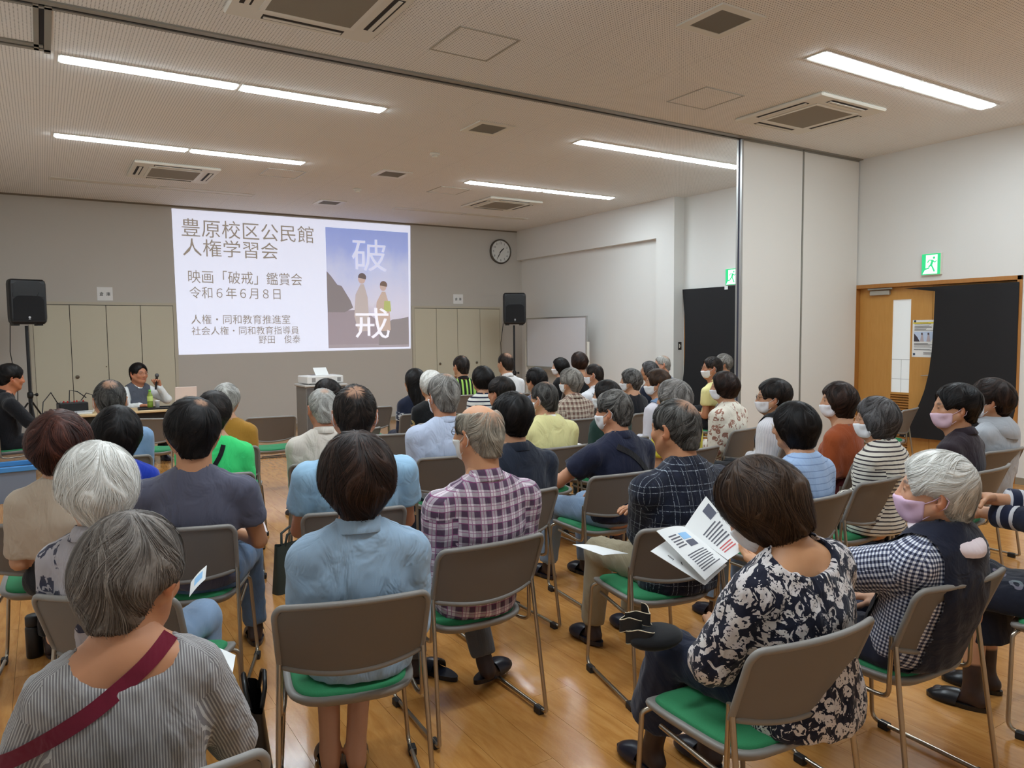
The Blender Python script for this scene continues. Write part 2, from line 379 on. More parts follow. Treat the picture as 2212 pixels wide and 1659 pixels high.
def vent(cx, cy, label):
    t = thing('ceiling_speaker_grille', label, 'ceiling grille', (cx, cy, HC)); h = .2; m = MB()
    for (a, b, c, d) in ((-h,h,-h,-h+.06),(-h,h,h-.06,h),(-h,-h+.06,-h+.06,h-.06),(h-.06,h,-h+.06,h-.06)): m.box(a, b, c, d, -.012, 0)
    m.build('frame', WHITEP, t); l = MB(); l.box(-h+.06, h-.06, -h+.06, h-.06, -.008, 0); l.build('mesh_panel', M('grille_grey', (120,116,106), .8), t)
vent(3.83, 3.48, 'square grey ceiling grille at the top right, nearest the camera'); vent(3.81, 6.44, 'square grey ceiling grille just beyond the rail'); vent(3.83, 8.86, 'square grey ceiling grille left of the right second lamp row'); vent(3.82, 11.23, 'square grey ceiling grille closest to the screen')
for (x, y, l) in ((3.82, 7.63, 'round smoke detector between the two middle grilles'), (3.81, 10.02, 'round smoke detector nearer the screen')):
    t = thing('smoke_detector', l, 'smoke detector', (x, y, HC)); MB().lathe([(.055,0),(.055,-.015),(.048,-.025)], 20).build('base', WHITEP, t); MB().lathe([(.03,-.025),(.034,-.04),(.02,-.05),(.004,-.052)], 20).build('sensor', CREAM, t)
# ------------------------------------------------------------------ front wall: built-in cupboards, projected slide, clock, notices
CUP = M('cupboard_beige', (206,199,176), .55); 
def cupboard(xs, label, knobs):
    t = thing('wall_cupboard', label, 'cupboard', (xs[0], YF, 0)); w0 = xs[-1]-xs[0]; H_ = 2.06
    f = MB(); f.box(-.045, 0, -.03, 0, 0, H_+.04); f.box(w0, w0+.045, -.03, 0, 0, H_+.04); f.box(0, w0, -.03, 0, H_, H_+.04); f.build('frame', M('cupboard_frame', (196,188,168), .6), t)
    MB().box(0, w0, -.006, 0, 0.0, H_).build('recess', DARK, t)
    for i in range(len(xs)-1):
        a = xs[i]-xs[0]+.004; b = xs[i+1]-xs[0]-.004
        d = MB().bbox(a, b, -.026, -.006, .02, H_-.008, .002).build('door', CUP, t)
        for (kx, kz, r) in knobs:
            kx -= xs[0]
            if a < kx < b: MB().lathe([(r*.7,0),(r*.7,.006),(r,.008),(r,.016),(r*.6,.02)], 18, (kx,-.026,kz), (0,-1,0)).build('knob', M('knob_bronze', (110,100,86), .35, .6), d)
    return t
cupboard([-.10,.36,.83,1.29,1.75], 'beige built-in cupboard with four doors behind the seated speaker', [(.42,1.0,.026),(.80,1.14,.008)])
cupboard([5.86,6.31,6.76,7.26,7.71], 'beige built-in cupboard with four doors right of the screen', [(6.37,1.01,.022),(7.17,1.01,.022)])
PAPER = M('white_paper', (236,236,234), .7); INK = M('black_ink', (28,28,30), .7)
def notice(x0, x1, z0, z1, size, label):
    t = thing('paper_notice', label, 'notice', ((x0+x1)/2, YF, (z0+z1)/2)); MB().box(x0-(x0+x1)/2, x1-(x0+x1)/2, -.003, 0, z0-(z0+z1)/2, z1-(z0+z1)/2).build('sheet', PAPER, t)
    text_mesh('lettering', '倉  庫', size, INK, t, (-size*1.15, -.0045, -size*.4), (PI/2,0,0), width=size*2.3)
notice(.725, .93, 2.125, 2.325, .062, 'white paper notice above the left cupboard'); notice(6.69, 6.90, 2.15, 2.33, .06, 'white paper notice above the right cupboard')
# wall clock 1:35
t = thing('wall_clock', 'round white wall clock with dark rim in the corner', 'clock', (7.745, YF, 3.187)); rr = .238
MB().lathe([(rr-.03,0),(rr,0),(rr+.004,.02),(rr,.045),(rr-.02,.052),(rr-.024,.04),(rr-.03,.0)], 48, (0,0,0), (0,-1,0), False).build('rim', M('clock_rim', (92,86,78), .35, .5), t)
MB().cyl((0,-.03,0), rr-.022, -.004, 48, (0,1,0)).build('dial', M('clock_dial', (226,226,222), .5), t)
for h in range(1, 13):
    a = PI/2-h*PI/6; text_mesh('numeral', str(h), .055, INK, t, (.165*math.cos(a), -.0365, .165*math.sin(a)-.02), (PI/2,0,0), align='CENTER')
tk = MB()
for k in range(12):
    a = k*PI/6; tk.cyl((.2*math.cos(a), -.0345, .2*math.sin(a)), .0045, -.001, 6, (0,1,0))
tk.build('hour_marks', INK, t)
for nme, a, L, wd in (('hour_hand', 47.5, .105, .011), ('minute_hand', 210, .165, .008)):
    b = PI/2-R(a); c, s_ = math.cos(b), math.sin(b); h = MB(); P = [(-.04,-wd*.5),(-.04,wd*.5),(L*.6,wd),(L,wd*.3),(L,-wd*.3),(L*.6,-wd)]
    h.prism(P, lambda u,v: (u*c-v*s_, -.040, u*s_+v*c), lambda u,v: (u*c-v*s_, -.038, u*s_+v*c)); h.build(nme, INK, t)
MB().cyl((0,-.036,0), .013, -.006, 16, (0,1,0)).build('hub', INK, t)
# projected slide; the projector's light is put into its materials as emission
def slide_mat(name, rgb, e): return M(name, rgb, .9, emit=rgb, estr=e)
SE = .62
t = thing('projected_slide', 'bright projected slide on the front wall with Japanese title text', 'projection screen', (1.80, YF, 0))
def quad_plate(o, pts, y0, y1):
    o.prism(pts, lambda a,b: (a, y0, b), lambda a,b: (a, y1, b)); return o
quad_plate(MB(), [(-.01,3.56),(4.02,3.565),(3.98,1.31),(.01,1.29)], -.004, 0).build('slide_background', slide_mat('slide_light_blue', (224,228,246), SE), t)
TX = slide_mat('slide_text_grey', (150,140,128), .5)
def line_(txt, x0, z0, x1, h): text_mesh('slide_text', txt, h*1.06, TX, t, (x0-1.80, -.006, z0+h*.13), (PI/2,0,0), width=x1-x0)
line_('豊原校区公民館', 1.92, 3.13, 4.01, .29); line_('人権学習会', 1.93, 2.83, 3.40, .28)
line_('映画「破戒」鑑賞会', 1.99, 2.41, 3.79, .21); line_('令和６年６月８日', 2.00, 2.17, 3.42, .19)
line_('人権・同和教育推進室', 2.01, 1.765, 3.57, .155); line_('社会人権・同和教育指導員', 2.01, 1.59, 3.71, .14); line_('野田　俊泰', 3.04, 1.44, 3.73, .14)
# poster picture inside the slide: plain stand-in of sky, slope and two pale figures
def poster_sky():
    q = NT('slide_poster_sky'); g = q.sep(q.attr('pt'))[2]; n = q.noise(q.attr('pt'), 2.2, 4, .55)
    f = q.math('ADD', g, q.math('MULTIPLY', q.math('SUBTRACT', n, .5), .5))
    c = q.ramp(f, [(0.0, srgb(176,166,172)), (.2, srgb(190,182,192)), (.34, srgb(226,222,240)), (.62, srgb(206,212,244)), (.85, srgb(168,182,238)), (1.0, srgb(160,176,236))])
    q.put(q.b.inputs['Base Color'], c); q.rough(.9); q.put(q.b.inputs['Emission Color'], c); q.b.inputs['Emission Strength'].default_value = .42; return keep(q)
def with_pt(me, x0, x1, z0, z1):
    co = np.zeros(len(me.vertices)*3); me.vertices.foreach_get('co', co); co = co.reshape(-1,3); a = me.attributes.new('pt', 'FLOAT_VECTOR', 'POINT')
    p = np.stack([(co[:,0]-x0)/(x1-x0), co[:,1]*0, (co[:,2]-z0)/(z1-z0)], -1); a.data.foreach_set('vector', p.ravel()); return me
px0, px1, pz0, pz1 = 2.42, 3.97, 1.345, 3.435
pic = link('poster_picture', with_pt(quad_plate(MB(), [(px0,pz1),(px1,pz1),(px1-.02,pz0),(px0,pz0)], -.006, -.004).mesh('poster_picture'), px0, px1, pz0, pz1), poster_sky(), t)
pm_ = lambda n, rgb: slide_mat('slide_'+n, rgb, .38)
def flat(name, pts, mat, y): quad_plate(MB(), pts, y-.001, y).build(name, mat, pic)
PW = px1-px0; PH = pz1-pz0
def pp(u, v): return (px0+PW*u, pz0+PH*(1-v))
flat('hill', [pp(*q) for q in ((0,.36),(.05,.40),(.12,.47),(.17,.48),(.27,.60),(.30,.66),(.2,.70),(0,.70))], pm_('hill', (150,142,144)), -.0065)
flat('far_ridge', [pp(*q) for q in ((.78,.76),(.85,.755),(.93,.745),(.985,.735),(.98,.98),(.6,.98),(.62,.82))], pm_('ridge', (158,150,152)), -.0065)
flat('shore', [pp(*q) for q in ((.0,.69),(.35,.68),(.5,.72),(.65,.8),(.62,.97),(.0,.97))], pm_('shore', (172,160,168)), -.0063)
for (cx, top, hr, wid, rgb, hair) in ((.41,.37,.045,.16,(206,194,192),(120,108,108)), (.67,.43,.042,.17,(212,190,178),(132,112,102))):
    b = [pp(cx+wid*q[0], q[1]) for q in ((-.1,top+.09),(.16,top+.09),(.42,top+.2),(.5,top+.42),(.36,.86),(-.34,.86),(-.62,top+.36),(-.5,top+.18))]
    flat('figure_robe', b, pm_('robe%d' % rgb[2], rgb), -.0075)
    flat('figure_head', [pp(cx+hr*1.0*math.cos(a), top+.045+hr*math.sin(a)*.95) for a in np.linspace(0, 2*PI, 18)[:-1]], pm_('face', (214,190,182)), -.0085)
    flat('figure_hair', [pp(cx+.005+hr*1.08*math.cos(a), top+.032+hr*math.sin(a)*.8) for a in np.linspace(PI*.95, 2.15*PI, 12)], pm_('hair%d' % hair[2], hair), -.0095)
flat('sash', [pp(*q) for q in ((.68,.60),(.755,.60),(.765,.69),(.67,.69))], pm_('sash', (196,204,132)), -.0095)
WT = slide_mat('slide_white', (240,240,250), SE*1.02)
for ch, u0, v0, wd, hh in (('破', .30, .325, .42, .28), ('戒', .32, .90, .42, .27)):
    o = text_mesh('title_character', ch, hh*PH*1.05, WT if ch == '戒' else slide_mat('slide_pale', (222,226,248), .52), pic, (pp(u0,v0)[0], -.0105, pp(u0,v0)[1]), (PI/2,0,0), width=wd*PW)

# ------------------------------------------------------------------ right wall: doors, cloths, signs
def door_set(n, D, detail):
    y0, y1, zt = D
    t = struct(bpy.data.objects.new('door_%d' % n, None)); COL.objects.link(t); t.location = (XR, (y0+y1)/2, 0); c = (y0+y1)/2
    f = MB(); f.bbox(-.02, .13, y1-.045-c, y1-c, 0, zt, .003); f.bbox(-.02, .13, y0-c, y0+.045-c, 0, zt, .003); f.bbox(-.02, .13, y0-c, y1-c, zt-.045, zt, .003); f.build('door_frame', FRAMEW, t)
    mid = (y0+y1)/2
    for (a, b) in ((mid+.002, y1-.047), (y0+.047, mid-.002)):
        L = MB(); left = a > mid
        if left and detail:
            # leaf with a long glazed slot: four stiles around the opening
            gy0, gy1, gz0, gz1, vz0, vz1 = 4.765, 4.985, .855, 1.93, .21, .83
            for (p, q, r_, s_) in ((a, gy0, .01, zt-.048), (gy1, b, .01, zt-.048), (gy0, gy1, gz1, zt-.048), (gy0, gy1, vz1, gz0), (gy0, gy1, .01, vz0)): L.box(.06, .10, p-c, q-c, r_, s_)
        else: L.box(.06, .10, a-c, b-c, .01, zt-.048)
        lo = L.build('door_leaf', DOORW, t)
        if left and detail:
            MB().box(.075, .085, gy0-c, gy1-c, gz0, gz1).build('glass_pane', M('frosted_glass', (222,226,226), .35, emit=(214,220,222), estr=.28), lo)
            bars = MB(); bars.box(.072, .075, gy0-c, gy1-c, 1.235, 1.24); bars.box(.072, .075, gy0-c, gy1-c, 1.01, 1.014); bars.box(.072, .075, 4.868-c, 4.872-c, gz0, 1.235); bars.build('glass_line', M('glass_line', (196,200,200), .5), lo)
            for k in range(20):
                z = vz0+.012+k*.0305; s = MB(); s.add([(.062,gy0-c,z),(.062,gy1-c,z),(.092,gy1-c,z+.018),(.092,gy0-c,z+.018),(.062,gy0-c,z+.012),(.062,gy1-c,z+.012),(.092,gy1-c,z+.03),(.092,gy0-c,z+.03)], [(0,3,2,1),(4,5,6,7),(0,1,5,4),(1,2,6,5),(2,3,7,6),(3,0,4,7)])
                s.build('louvre_slat', FRAMEW, lo)
            MB().box(.094, .10, gy0-c, gy1-c, vz0, vz1).build('louvre_back', M('louvre_dark', (86,54,26), .8), lo)
            cl = MB(); cl.bbox(.02, .06, 5.01-c, 5.25-c, 1.99, 2.045, .004); clo = cl.build('door_closer', M('closer_grey', (176,172,162), .4, .3), lo)
            MB().bbox(-.005, .01, 4.96-c, 5.26-c, 2.052, 2.072, .002).build('closer_arm', ALUM, clo)
            h = MB(); h.tube([(.06,4.495-c,1.07),(.03,4.495-c,1.07),(.022,4.50-c,1.07),(.02,4.54-c,1.068),(.02,4.61-c,1.062)], [.012,.01,.009,.008,.005], 10); h.cyl((.06,4.495-c,1.07), .024, -.008, 20, 'x'); h.build('lever_handle', ALU, lo)
            MB().lathe([(.022,0),(.022,.012),(.016,.016)], 18, (.06,4.495-c,1.15), (-1,0,0)).build('lock_cylinder', ALU, lo)
    return t
door_set(1, D1, True); door_set(2, D2, False)
# unseen backing outside the doors, there only so that no light leaks
struct(MB().box(XR+.18, XR+.2, YB, YF, 0, HC).build('light_leak_backing', M('outer_dark', (60,60,60), .9)))
CLOTH = keep((lambda q: (q.col(srgb(15,15,19)), q.rough(.75), q.bump(q.noise(q.obj(), 500, 2), .2, .002), q)[-1])(NT('black_blackout_cloth')))
def cloth(ypts, zt, yr, label, x0, zb, flare):
    t = thing('blackout_cloth', label, 'cloth', (XR, yr, 0))
    def edge(z):
        for (za, ya), (zb_, yb) in zip(ypts, ypts[1:]):
            if zb_ <= z <= za: k = (za-z)/(za-zb_) if za > zb_ else 0; return ya+(yb-ya)*k
        return ypts[-1][1]
    def fn(u, v):
        z = zt+(zb-zt)*v; yl = edge(z); y = yl+(yr-yl)*u; d = max(0, v-.45)
        x = x0-.012*math.sin(u*9+v*2)*(.3+v)-flare*d*d*(1-u)**1.5
        return (x-XR, y-yr, z), (-1,0,0)
    MB().sheet(26, 34, fn, .003).build('sheet', CLOTH, t)
    return t
c1 = cloth([(2.05,4.45),(1.7,4.455),(1.35,4.465),(1.1,4.49),(.9,4.53),(.75,4.58),(.6,4.65),(.48,4.725),(.36,4.80)], 2.052, 3.62, 'black cloth hung over the right leaf of the near double door', XR-.03, .36, .05)
MB().box(-.0, .004, 4.73-3.62, 4.79-3.62, .362, .385).build('care_label', PAPER, c1, (-.055,0,0))
c2 = cloth([(2.22,8.25),(2.1,8.235),(1.8,8.20),(1.5,8.185),(1.2,8.185),(.95,8.20),(.7,8.24),(.5,8.262)], 2.22, 6.5, 'black cloth hung over the far door behind the partition', XR-.045, .40, .03)
MB().box(0, .004, 7.36-6.5, 7.42-6.5, 2.175, 2.225).build('tape_piece', PAPER, c2, (-.05,0,0))
GREEN = M('exit_green', (40,180,110), .4, emit=(40,190,120), estr=.85); EXW = M('exit_white', (240,250,246), .4, emit=(235,250,246), estr=1.1)
def exit_sign(y0, y1, z0, z1, label):
    t = thing('exit_sign', label, 'exit sign', (XR, (y0+y1)/2, (z0+z1)/2)); w_ = y1-y0; h_ = z1-z0
    MB().bbox(-.035, 0, -w_/2, w_/2, -h_/2, h_/2, .004).build('case', WHITEP, t); W2 = w_/2-.006; H2 = h_/2-.006
    # y decreases to the right as seen from the room
    def P(u, v): return (-.0365, W2-2*W2*u, H2-2*H2*v)
    m = MB(); m.add([P(0,0),P(0,1),P(1,1),P(1,0)], [(0,1,2,3)]); f = m.build('face', GREEN, t)
    m = MB(); m.add([(-.037,)+P(*q)[1:] for q in ((.22,.06),(.22,.72),(.06,.96),(.84,.96),(.84,.06))], [(0,1,2,3,4)]); m.build('doorway', EXW, f)
    def st(pts, r): 
        q = MB(); q.tube([(-.0385,)+P(*p)[1:] for p in pts], r, 6); q.build('running_figure', GREEN, f)
    st([(.60,.30),(.52,.52)], .013); st([(.52,.52),(.40,.62),(.40,.68),(.16,.74)], .008); st([(.52,.52),(.60,.66),(.70,.86)], .009); st([(.59,.32),(.40,.30),(.32,.42)], .006); st([(.59,.34),(.72,.42),(.80,.34)], .006)
    MB().ellipsoid((-.0385,)+P(.66,.2)[1:], (.003,.014,.014), 12, 8).build('running_figure', GREEN, f)
    return t
exit_sign(4.395, 4.61, 2.18, 2.42, 'lit green and white exit sign above the near double door'); exit_sign(7.18, 7.42, 2.232, 2.47, 'lit green and white exit sign half hidden by the partition panel')
# poster on the door leaf
t = thing('door_poster', 'white event poster with yellow band held by four magnets on the door', 'poster', (XR+.058, 4.595, 1.48))
def DP(u, v): return (.145-.29*u, .21-.42*v)
def dplate(name, pts, mat, k, par):
    m = MB(); m.prism([DP(*p) for p in pts], lambda a,b: (-.001*k,a,b), lambda a,b: (-.001*k+.0008,a,b)); return m.build(name, mat, par)
ps = dplate('sheet', ((0,0),(0,1),(1,1),(1,0)), PAPER, 1, t)
dplate('yellow_band', ((.02,.06),(.02,.10),(.94,.10),(.94,.06)), M('poster_yellow', (236,214,40), .7), 2, ps)
dplate('picture', ((.07,.31),(.07,.58),(.72,.58),(.94,.31)), M('poster_sky', (196,212,236), .7), 2, ps)
dplate('picture_slope', ((.07,.36),(.07,.58),(.30,.58),(.2,.46)), M('poster_dark', (66,60,70), .7), 3, ps)
for cx in (.38, .63): dplate('picture_figure', ((cx-.02,.37),(cx-.07,.58),(cx+.08,.58),(cx+.03,.37)), M('poster_fig', (190,176,180), .7), 3, ps); dplate('picture_figure', ((cx-.035,.345),(cx-.03,.40),(cx+.035,.40),(cx+.03,.345)), M('poster_dark2', (90,76,80), .7), 4, ps)
ln = random.Random(3)
for k, v in enumerate((.073,.105,.155,.175,.20,.235,.255,.275,.62,.64,.66,.69,.72,.78,.80,.87,.89,.92)):
    x0 = .08 if v < .85 else .45; L = .45+.35*ln.random(); dplate('text_line', ((x0,v),(x0,v+.009),(min(.93,x0+L),v+.009),(min(.93,x0+L),v)), M('poster_text', (70,66,72), .8), 3, ps)
for (u, v) in ((.1,.03),(.92,.03),(.09,.92),(.91,.96)): MB().lathe([(.012,0),(.012,.006),(.009,.01)], 16, (-.001, DP(u,v)[0], DP(u,v)[1]), (-1,0,0)).build('magnet', M('magnet_blue', (40,66,92), .4), t)
# light switch on the column
t = thing('light_switch', 'dark light switch plate on the column beside the far door', 'light switch', (8.27, 8.27, 1.36)); MB().bbox(-.035, .035, -.008, 0, -.06, .06, .003).build('plate', M('switch_plate', (58,54,50), .4), t)
MB().box(-.018, -.002, -.012, -.008, -.03, .03).build('rocker', WHITEP, t); MB().box(.008, .018, -.012, -.008, -.006, .006).build('pilot', WHITEP, t)
# whiteboard on wheels
t = thing('whiteboard', 'white mobile whiteboard in front of the right recess wall', 'whiteboard', (7.9, 11.02, 0))
MB().box(-.012, .012, -.91, .91, .95, 1.84).build('board', M('whiteboard_face', (216,216,220), .25), t)
f = MB()
for (a, b, c, d) in ((-.93,.93,1.84,1.862),(-.93,.93,.93,.952),(-.93,-.91,.95,1.84),(.91,.93,.95,1.84)): f.box(-.018, .018, a, b, c, d)
f.build('frame', ALU, t)
for s in (-1, 1):
    p = MB(); p.box(-.02, .02, s*.955-.015, s*.955+.015, .08, 1.42); po = p.build('upright', WHITEP, t); q = MB(); q.box(-.25, .25, s*.955-.02, s*.955+.02, .05, .09); q.build('foot', WHITEP, t)
    for e in (-.22, .22): MB().cyl((e, s*.955-.015, .027), .026, .03, 14, 'y').build('castor', BLACK, t)
MB().box(-.09, -.015, -.55, .55, .90, .93).build('pen_tray', ALUM, t)
# loudspeakers on poles
def loudspeaker(x, y, rz, zb, lab1, lab2):
    t = thing('loudspeaker', lab1, 'loudspeaker', (x, y, zb), rz); w_, h_, d_ = .205, .57, .34
    prof = [(-w_*.92,-d_*.5),(w_*.92,-d_*.5),(w_,-d_*.42),(w_,-.02),(w_*.62,d_*.5),(-w_*.62,d_*.5),(-w_,-.02),(-w_,-d_*.42)]
    m = MB(); n = len(prof); lv = [(0,.86),(.03,.97),(.08,1),(h_-.06,1),(h_-.02,.96),(h_,.86)]
    vs = [(a*k, b*k, z) for (z, k) in lv for (a, b) in prof]; fs = [(i*n+j, i*n+(j+1)%n, (i+1)*n+(j+1)%n, (i+1)*n+j) for i in range(len(lv)-1) for j in range(n)]
    m.add(vs, fs+[tuple(range(n-1,-1,-1)), tuple((len(lv)-1)*n+j for j in range(n))]); m.build('cabinet', M('speaker_black', (24,24,27), .5), t)
    g = MB(); g.prism([(-.17,.05),(.17,.05),(.17,.31),(.12,.36),(-.12,.36),(-.17,.31)], lambda a,b: (a,-d_*.5-.006,b), lambda a,b: (a,-d_*.5+.004,b)); g.build('grille', M('speaker_mesh', (17,17,20), .8), t)
    g = MB(); g.prism([(-.15,.39),(.15,.39),(.17,.50),(.12,.54),(-.12,.54),(-.17,.50)], lambda a,b: (a,-d_*.5-.004,b), lambda a,b: (a*.5,-d_*.5+.05,.46+(b-.46)*.5)); g.build('horn', M('speaker_horn', (12,12,14), .35), t)
    for s in (-1,1): MB().prism([(s*.10,.36),(s*.17,.34),(s*.17,.40),(s*.12,.41)], lambda a,b: (a,-d_*.5-.008,b), lambda a,b: (a,-d_*.5,b)).build('vent', M('speaker_vent', (6,6,7), .4), t)
    b = MB(); b.cyl((.0,-d_*.5-.008,.085), .014, -.002, 16, 'y'); b.box(-.012,.012,-d_*.5-.009,-d_*.5-.006,.058,.066); b.build('badge', M('badge_silver', (200,200,204), .3, .4), t)
    for s in (-1,1): MB().box(s*.13-.03, s*.13+.03, -.12, .05, -.02, .002).build('foot', BLACK, t)
    u = thing('speaker_stand', lab2, 'speaker stand', (x, y, 0), rz)
    MB().cyl((0,0,.5), .019, zb-.5-.02, 14).build('pole', M('stand_black', (26,26,29), .4), u); MB().cyl((0,0,.12), .024, .7, 14).build('column', M('stand_black'), u)
    MB().lathe([(.03,0),(.036,.02),(.036,.06),(.028,.08)], 16, (0,0,.80)).build('collar', BLACK, u); MB().lathe([(.006,0),(.008,.03),(.02,.032),(.02,.055),(.012,.06)], 12, (.03,0,.84), (1,0,0)).build('knob', BLACK, u)
    for k in range(3):
        a = k*2*PI/3+.5; dx, dy = math.cos(a), math.sin(a); L = MB(); L.tube([(dx*.03,dy*.03,.74),(dx*.52,dy*.52,.03)], .011, 8); lo = L.build('leg', M('stand_black'), u)
        MB().tube([(dx*.03,dy*.03,.2),(dx*.29,dy*.29,.37)], .008, 6).build('brace', M('stand_black'), u); MB().ellipsoid((dx*.53,dy*.53,.018), (.02,.02,.018), 10, 6).build('rubber_foot', BLACK, lo)
    return t
loudspeaker(-.16, 11.5, R(14), 1.76, 'black loudspeaker on a pole at the left edge', 'black pole stand of the left loudspeaker')
loudspeaker(7.38, 11.6, R(-26), 1.74, 'black loudspeaker on a pole beside the whiteboard', 'black pole stand of the right loudspeaker')
for (pts, l) in (([(-.34,11.75,1.8),(-.36,11.8,1.4),(-.30,11.8,.9),(-.32,11.8,.4),(-.2,11.9,.01)], 'thin black cable hanging from the left loudspeaker'), ([(7.24,11.75,1.76),(7.20,11.78,1.4),(7.21,11.78,1.0),(7.20,11.8,.5),(7.15,11.9,.01)], 'thin black cable hanging from the right loudspeaker')):
    tag(MB().tube(pts, .006, 6).build('speaker_cable', BLACK), l, 'cable')
# ------------------------------------------------------------------ sculpting engine: signed distance fields -> smooth meshes
class Field:
    def __init__(s, lo, hi, h):
        s.h = h; s.lo = np.array(lo, float); n = np.ceil((np.array(hi)-s.lo)/h).astype(int)+1
        s.ax = [s.lo[i]+h*np.arange(n[i]) for i in range(3)]; s.F = np.full(tuple(n), 0.5, np.float32)
    def blk(s, lo, hi):
        sl = []
        for i in range(3):
            a = int(max(0, math.floor((lo[i]-s.lo[i])/s.h))); b = int(min(len(s.ax[i]), math.ceil((hi[i]-s.lo[i])/s.h)+1))
            if b <= a: return None, None
            sl.append(slice(a, b))
        return tuple(sl), (s.ax[0][sl[0]][:,None,None], s.ax[1][sl[1]][None,:,None], s.ax[2][sl[2]][None,None,:])
    def comb(s, sl, d, k, op):
        a = s.F[sl]
        if op == 'u':
            if k > 0: hh = np.maximum(k-np.abs(a-d), 0)/k; r = np.minimum(a, d)-hh*hh*k*.25
            else: r = np.minimum(a, d)
        else:
            d = -d
            if k > 0: hh = np.maximum(k-np.abs(a-d), 0)/k; r = np.maximum(a, d)+hh*hh*k*.25
            else: r = np.maximum(a, d)
        s.F[sl] = r
    def rc(s, a, b, ra, rb, k=.03, flat=None, n=(0,1,0), op='u'):
        a = np.array(a, float); b = np.array(b, float); m = max(ra, rb)+k+3*s.h
        sl, G = s.blk(np.minimum(a, b)-m, np.maximum(a, b)+m)
        if sl is None: return s
        s.comb(sl, d_rc(G, a, b, ra, rb, flat, n), k, op); return s
    def el(s, c, r, k=.03, rot=None, op='u'):
        c = np.array(c, float); m = max(r)+k+3*s.h; sl, G = s.blk(c-m, c+m)
        if sl is None: return s
        s.comb(sl, d_el(G, c, r, rot), k, op); return s
    def half(s, p, n, k=0.0, box=None):
        """keep the side opposite to n (cut away along +n)"""
        sl = tuple(slice(0, q) for q in s.F.shape); G = (s.ax[0][:,None,None], s.ax[1][None,:,None], s.ax[2][None,None,:])
        if box is not None:
            sl, G = s.blk(box[0], box[1])
            if sl is None: return s
        d = (G[0]-p[0])*n[0]+(G[1]-p[1])*n[1]+(G[2]-p[2])*n[2]
        s.comb(sl, -d, k, 'i'); return s
    def nets(s): return nets(s.F, s.lo, s.h)
def d_rc(G, a, b, ra, rb, flat=None, n=(0,1,0)):
    e = b-a; bb = float(e@e)+1e-12; px, py, pz = G[0]-a[0], G[1]-a[1], G[2]-a[2]
    t = np.clip((px*e[0]+py*e[1]+pz*e[2])/bb, 0, 1); dx, dy, dz = px-t*e[0], py-t*e[1], pz-t*e[2]
    if flat:
        q = (1/flat-1)*(dx*n[0]+dy*n[1]+dz*n[2]); dx, dy, dz = dx+q*n[0], dy+q*n[1], dz+q*n[2]
    return np.sqrt(dx*dx+dy*dy+dz*dz)-(ra+(rb-ra)*t)
def d_el(G, c, r, rot=None):
    x, y, z = G[0]-c[0], G[1]-c[1], G[2]-c[2]
    if rot is not None:
        x, y, z = rot[0][0]*x+rot[1][0]*y+rot[2][0]*z, rot[0][1]*x+rot[1][1]*y+rot[2][1]*z, rot[0][2]*x+rot[1][2]*y+rot[2][2]*z
    k0 = np.sqrt((x/r[0])**2+(y/r[1])**2+(z/r[2])**2); k1 = np.sqrt((x/r[0]**2)**2+(y/r[1]**2)**2+(z/r[2]**2)**2)+1e-9
    return k0*(k0-1)/k1
def nets(F, lo, h):
    S = F < 0; nx, ny, nz = F.shape
    cnt = np.zeros((nx-1,ny-1,nz-1), np.int8); acc = np.zeros((3,nx-1,ny-1,nz-1), np.float32); cr = []
    for ax in range(3):
        a = [slice(None)]*3; b = [slice(None)]*3; a[ax] = slice(0,-1); b[ax] = slice(1,None); a, b = tuple(a), tuple(b)
        m = S[a] != S[b]; cr.append(m); idx = np.nonzero(m)
        f0, f1 = F[a][idx], F[b][idx]; t = f0/(f0-f1)
        o1, o2 = [(1,2),(0,2),(0,1)][ax]
        for d1 in (0,1):
            for d2 in (0,1):
                I = [idx[0].copy(), idx[1].copy(), idx[2].copy()]; I[o1] = I[o1]-d1; I[o2] = I[o2]-d2
                ok = (I[o1] >= 0)&(I[o2] >= 0)&(I[o1] < F.shape[o1]-1)&(I[o2] < F.shape[o2]-1)
                J = (I[0][ok], I[1][ok], I[2][ok]); np.add.at(cnt, J, 1)
                for c in range(3):
                    val = idx[c][ok].astype(np.float32)+(t[ok] if c == ax else 0); np.add.at(acc[c], J, val)
    act = np.nonzero(cnt > 0); ids = np.full(cnt.shape, -1, np.int32); ids[act] = np.arange(len(act[0]))
    V = np.stack([acc[c][act]/cnt[act] for c in range(3)], -1)*h+lo
    Q = []
    for ax in range(3):
        idx = np.nonzero(cr[ax]); o1, o2 = [(1,2),(2,0),(0,1)][ax]
        ok = (idx[o1] > 0)&(idx[o2] > 0)&(idx[o1] < F.shape[o1]-1)&(idx[o2] < F.shape[o2]-1); idx = tuple(q[ok] for q in idx)
        def cell(d1, d2):
            I = [idx[0].copy(), idx[1].copy(), idx[2].copy()]; I[o1] -= d1; I[o2] -= d2; return ids[tuple(I)]
        q = np.stack([cell(1,1), cell(0,1), cell(0,0), cell(1,0)], -1); inside = S[idx]
        q[~inside] = q[~inside][:, ::-1]; Q.append(q)
    return V, np.concatenate(Q) if Q else np.zeros((0,4), np.int32)
def np_mesh(name, V, Q, mat=None, smooth=True, quads=4):
    me = bpy.data.meshes.new(name); me.vertices.add(len(V)); me.vertices.foreach_set('co', np.ascontiguousarray(V, np.float32).ravel())
    n = len(Q); me.loops.add(n*quads); me.loops.foreach_set('vertex_index', np.ascontiguousarray(Q, np.int32).ravel())
    me.polygons.add(n); me.polygons.foreach_set('loop_start', np.arange(0, n*quads, quads, dtype=np.int32))
    me.polygons.foreach_set('use_smooth', np.full(n, smooth)); me.update(calc_edges=True)
    if mat: me.materials.append(mat)
    return me
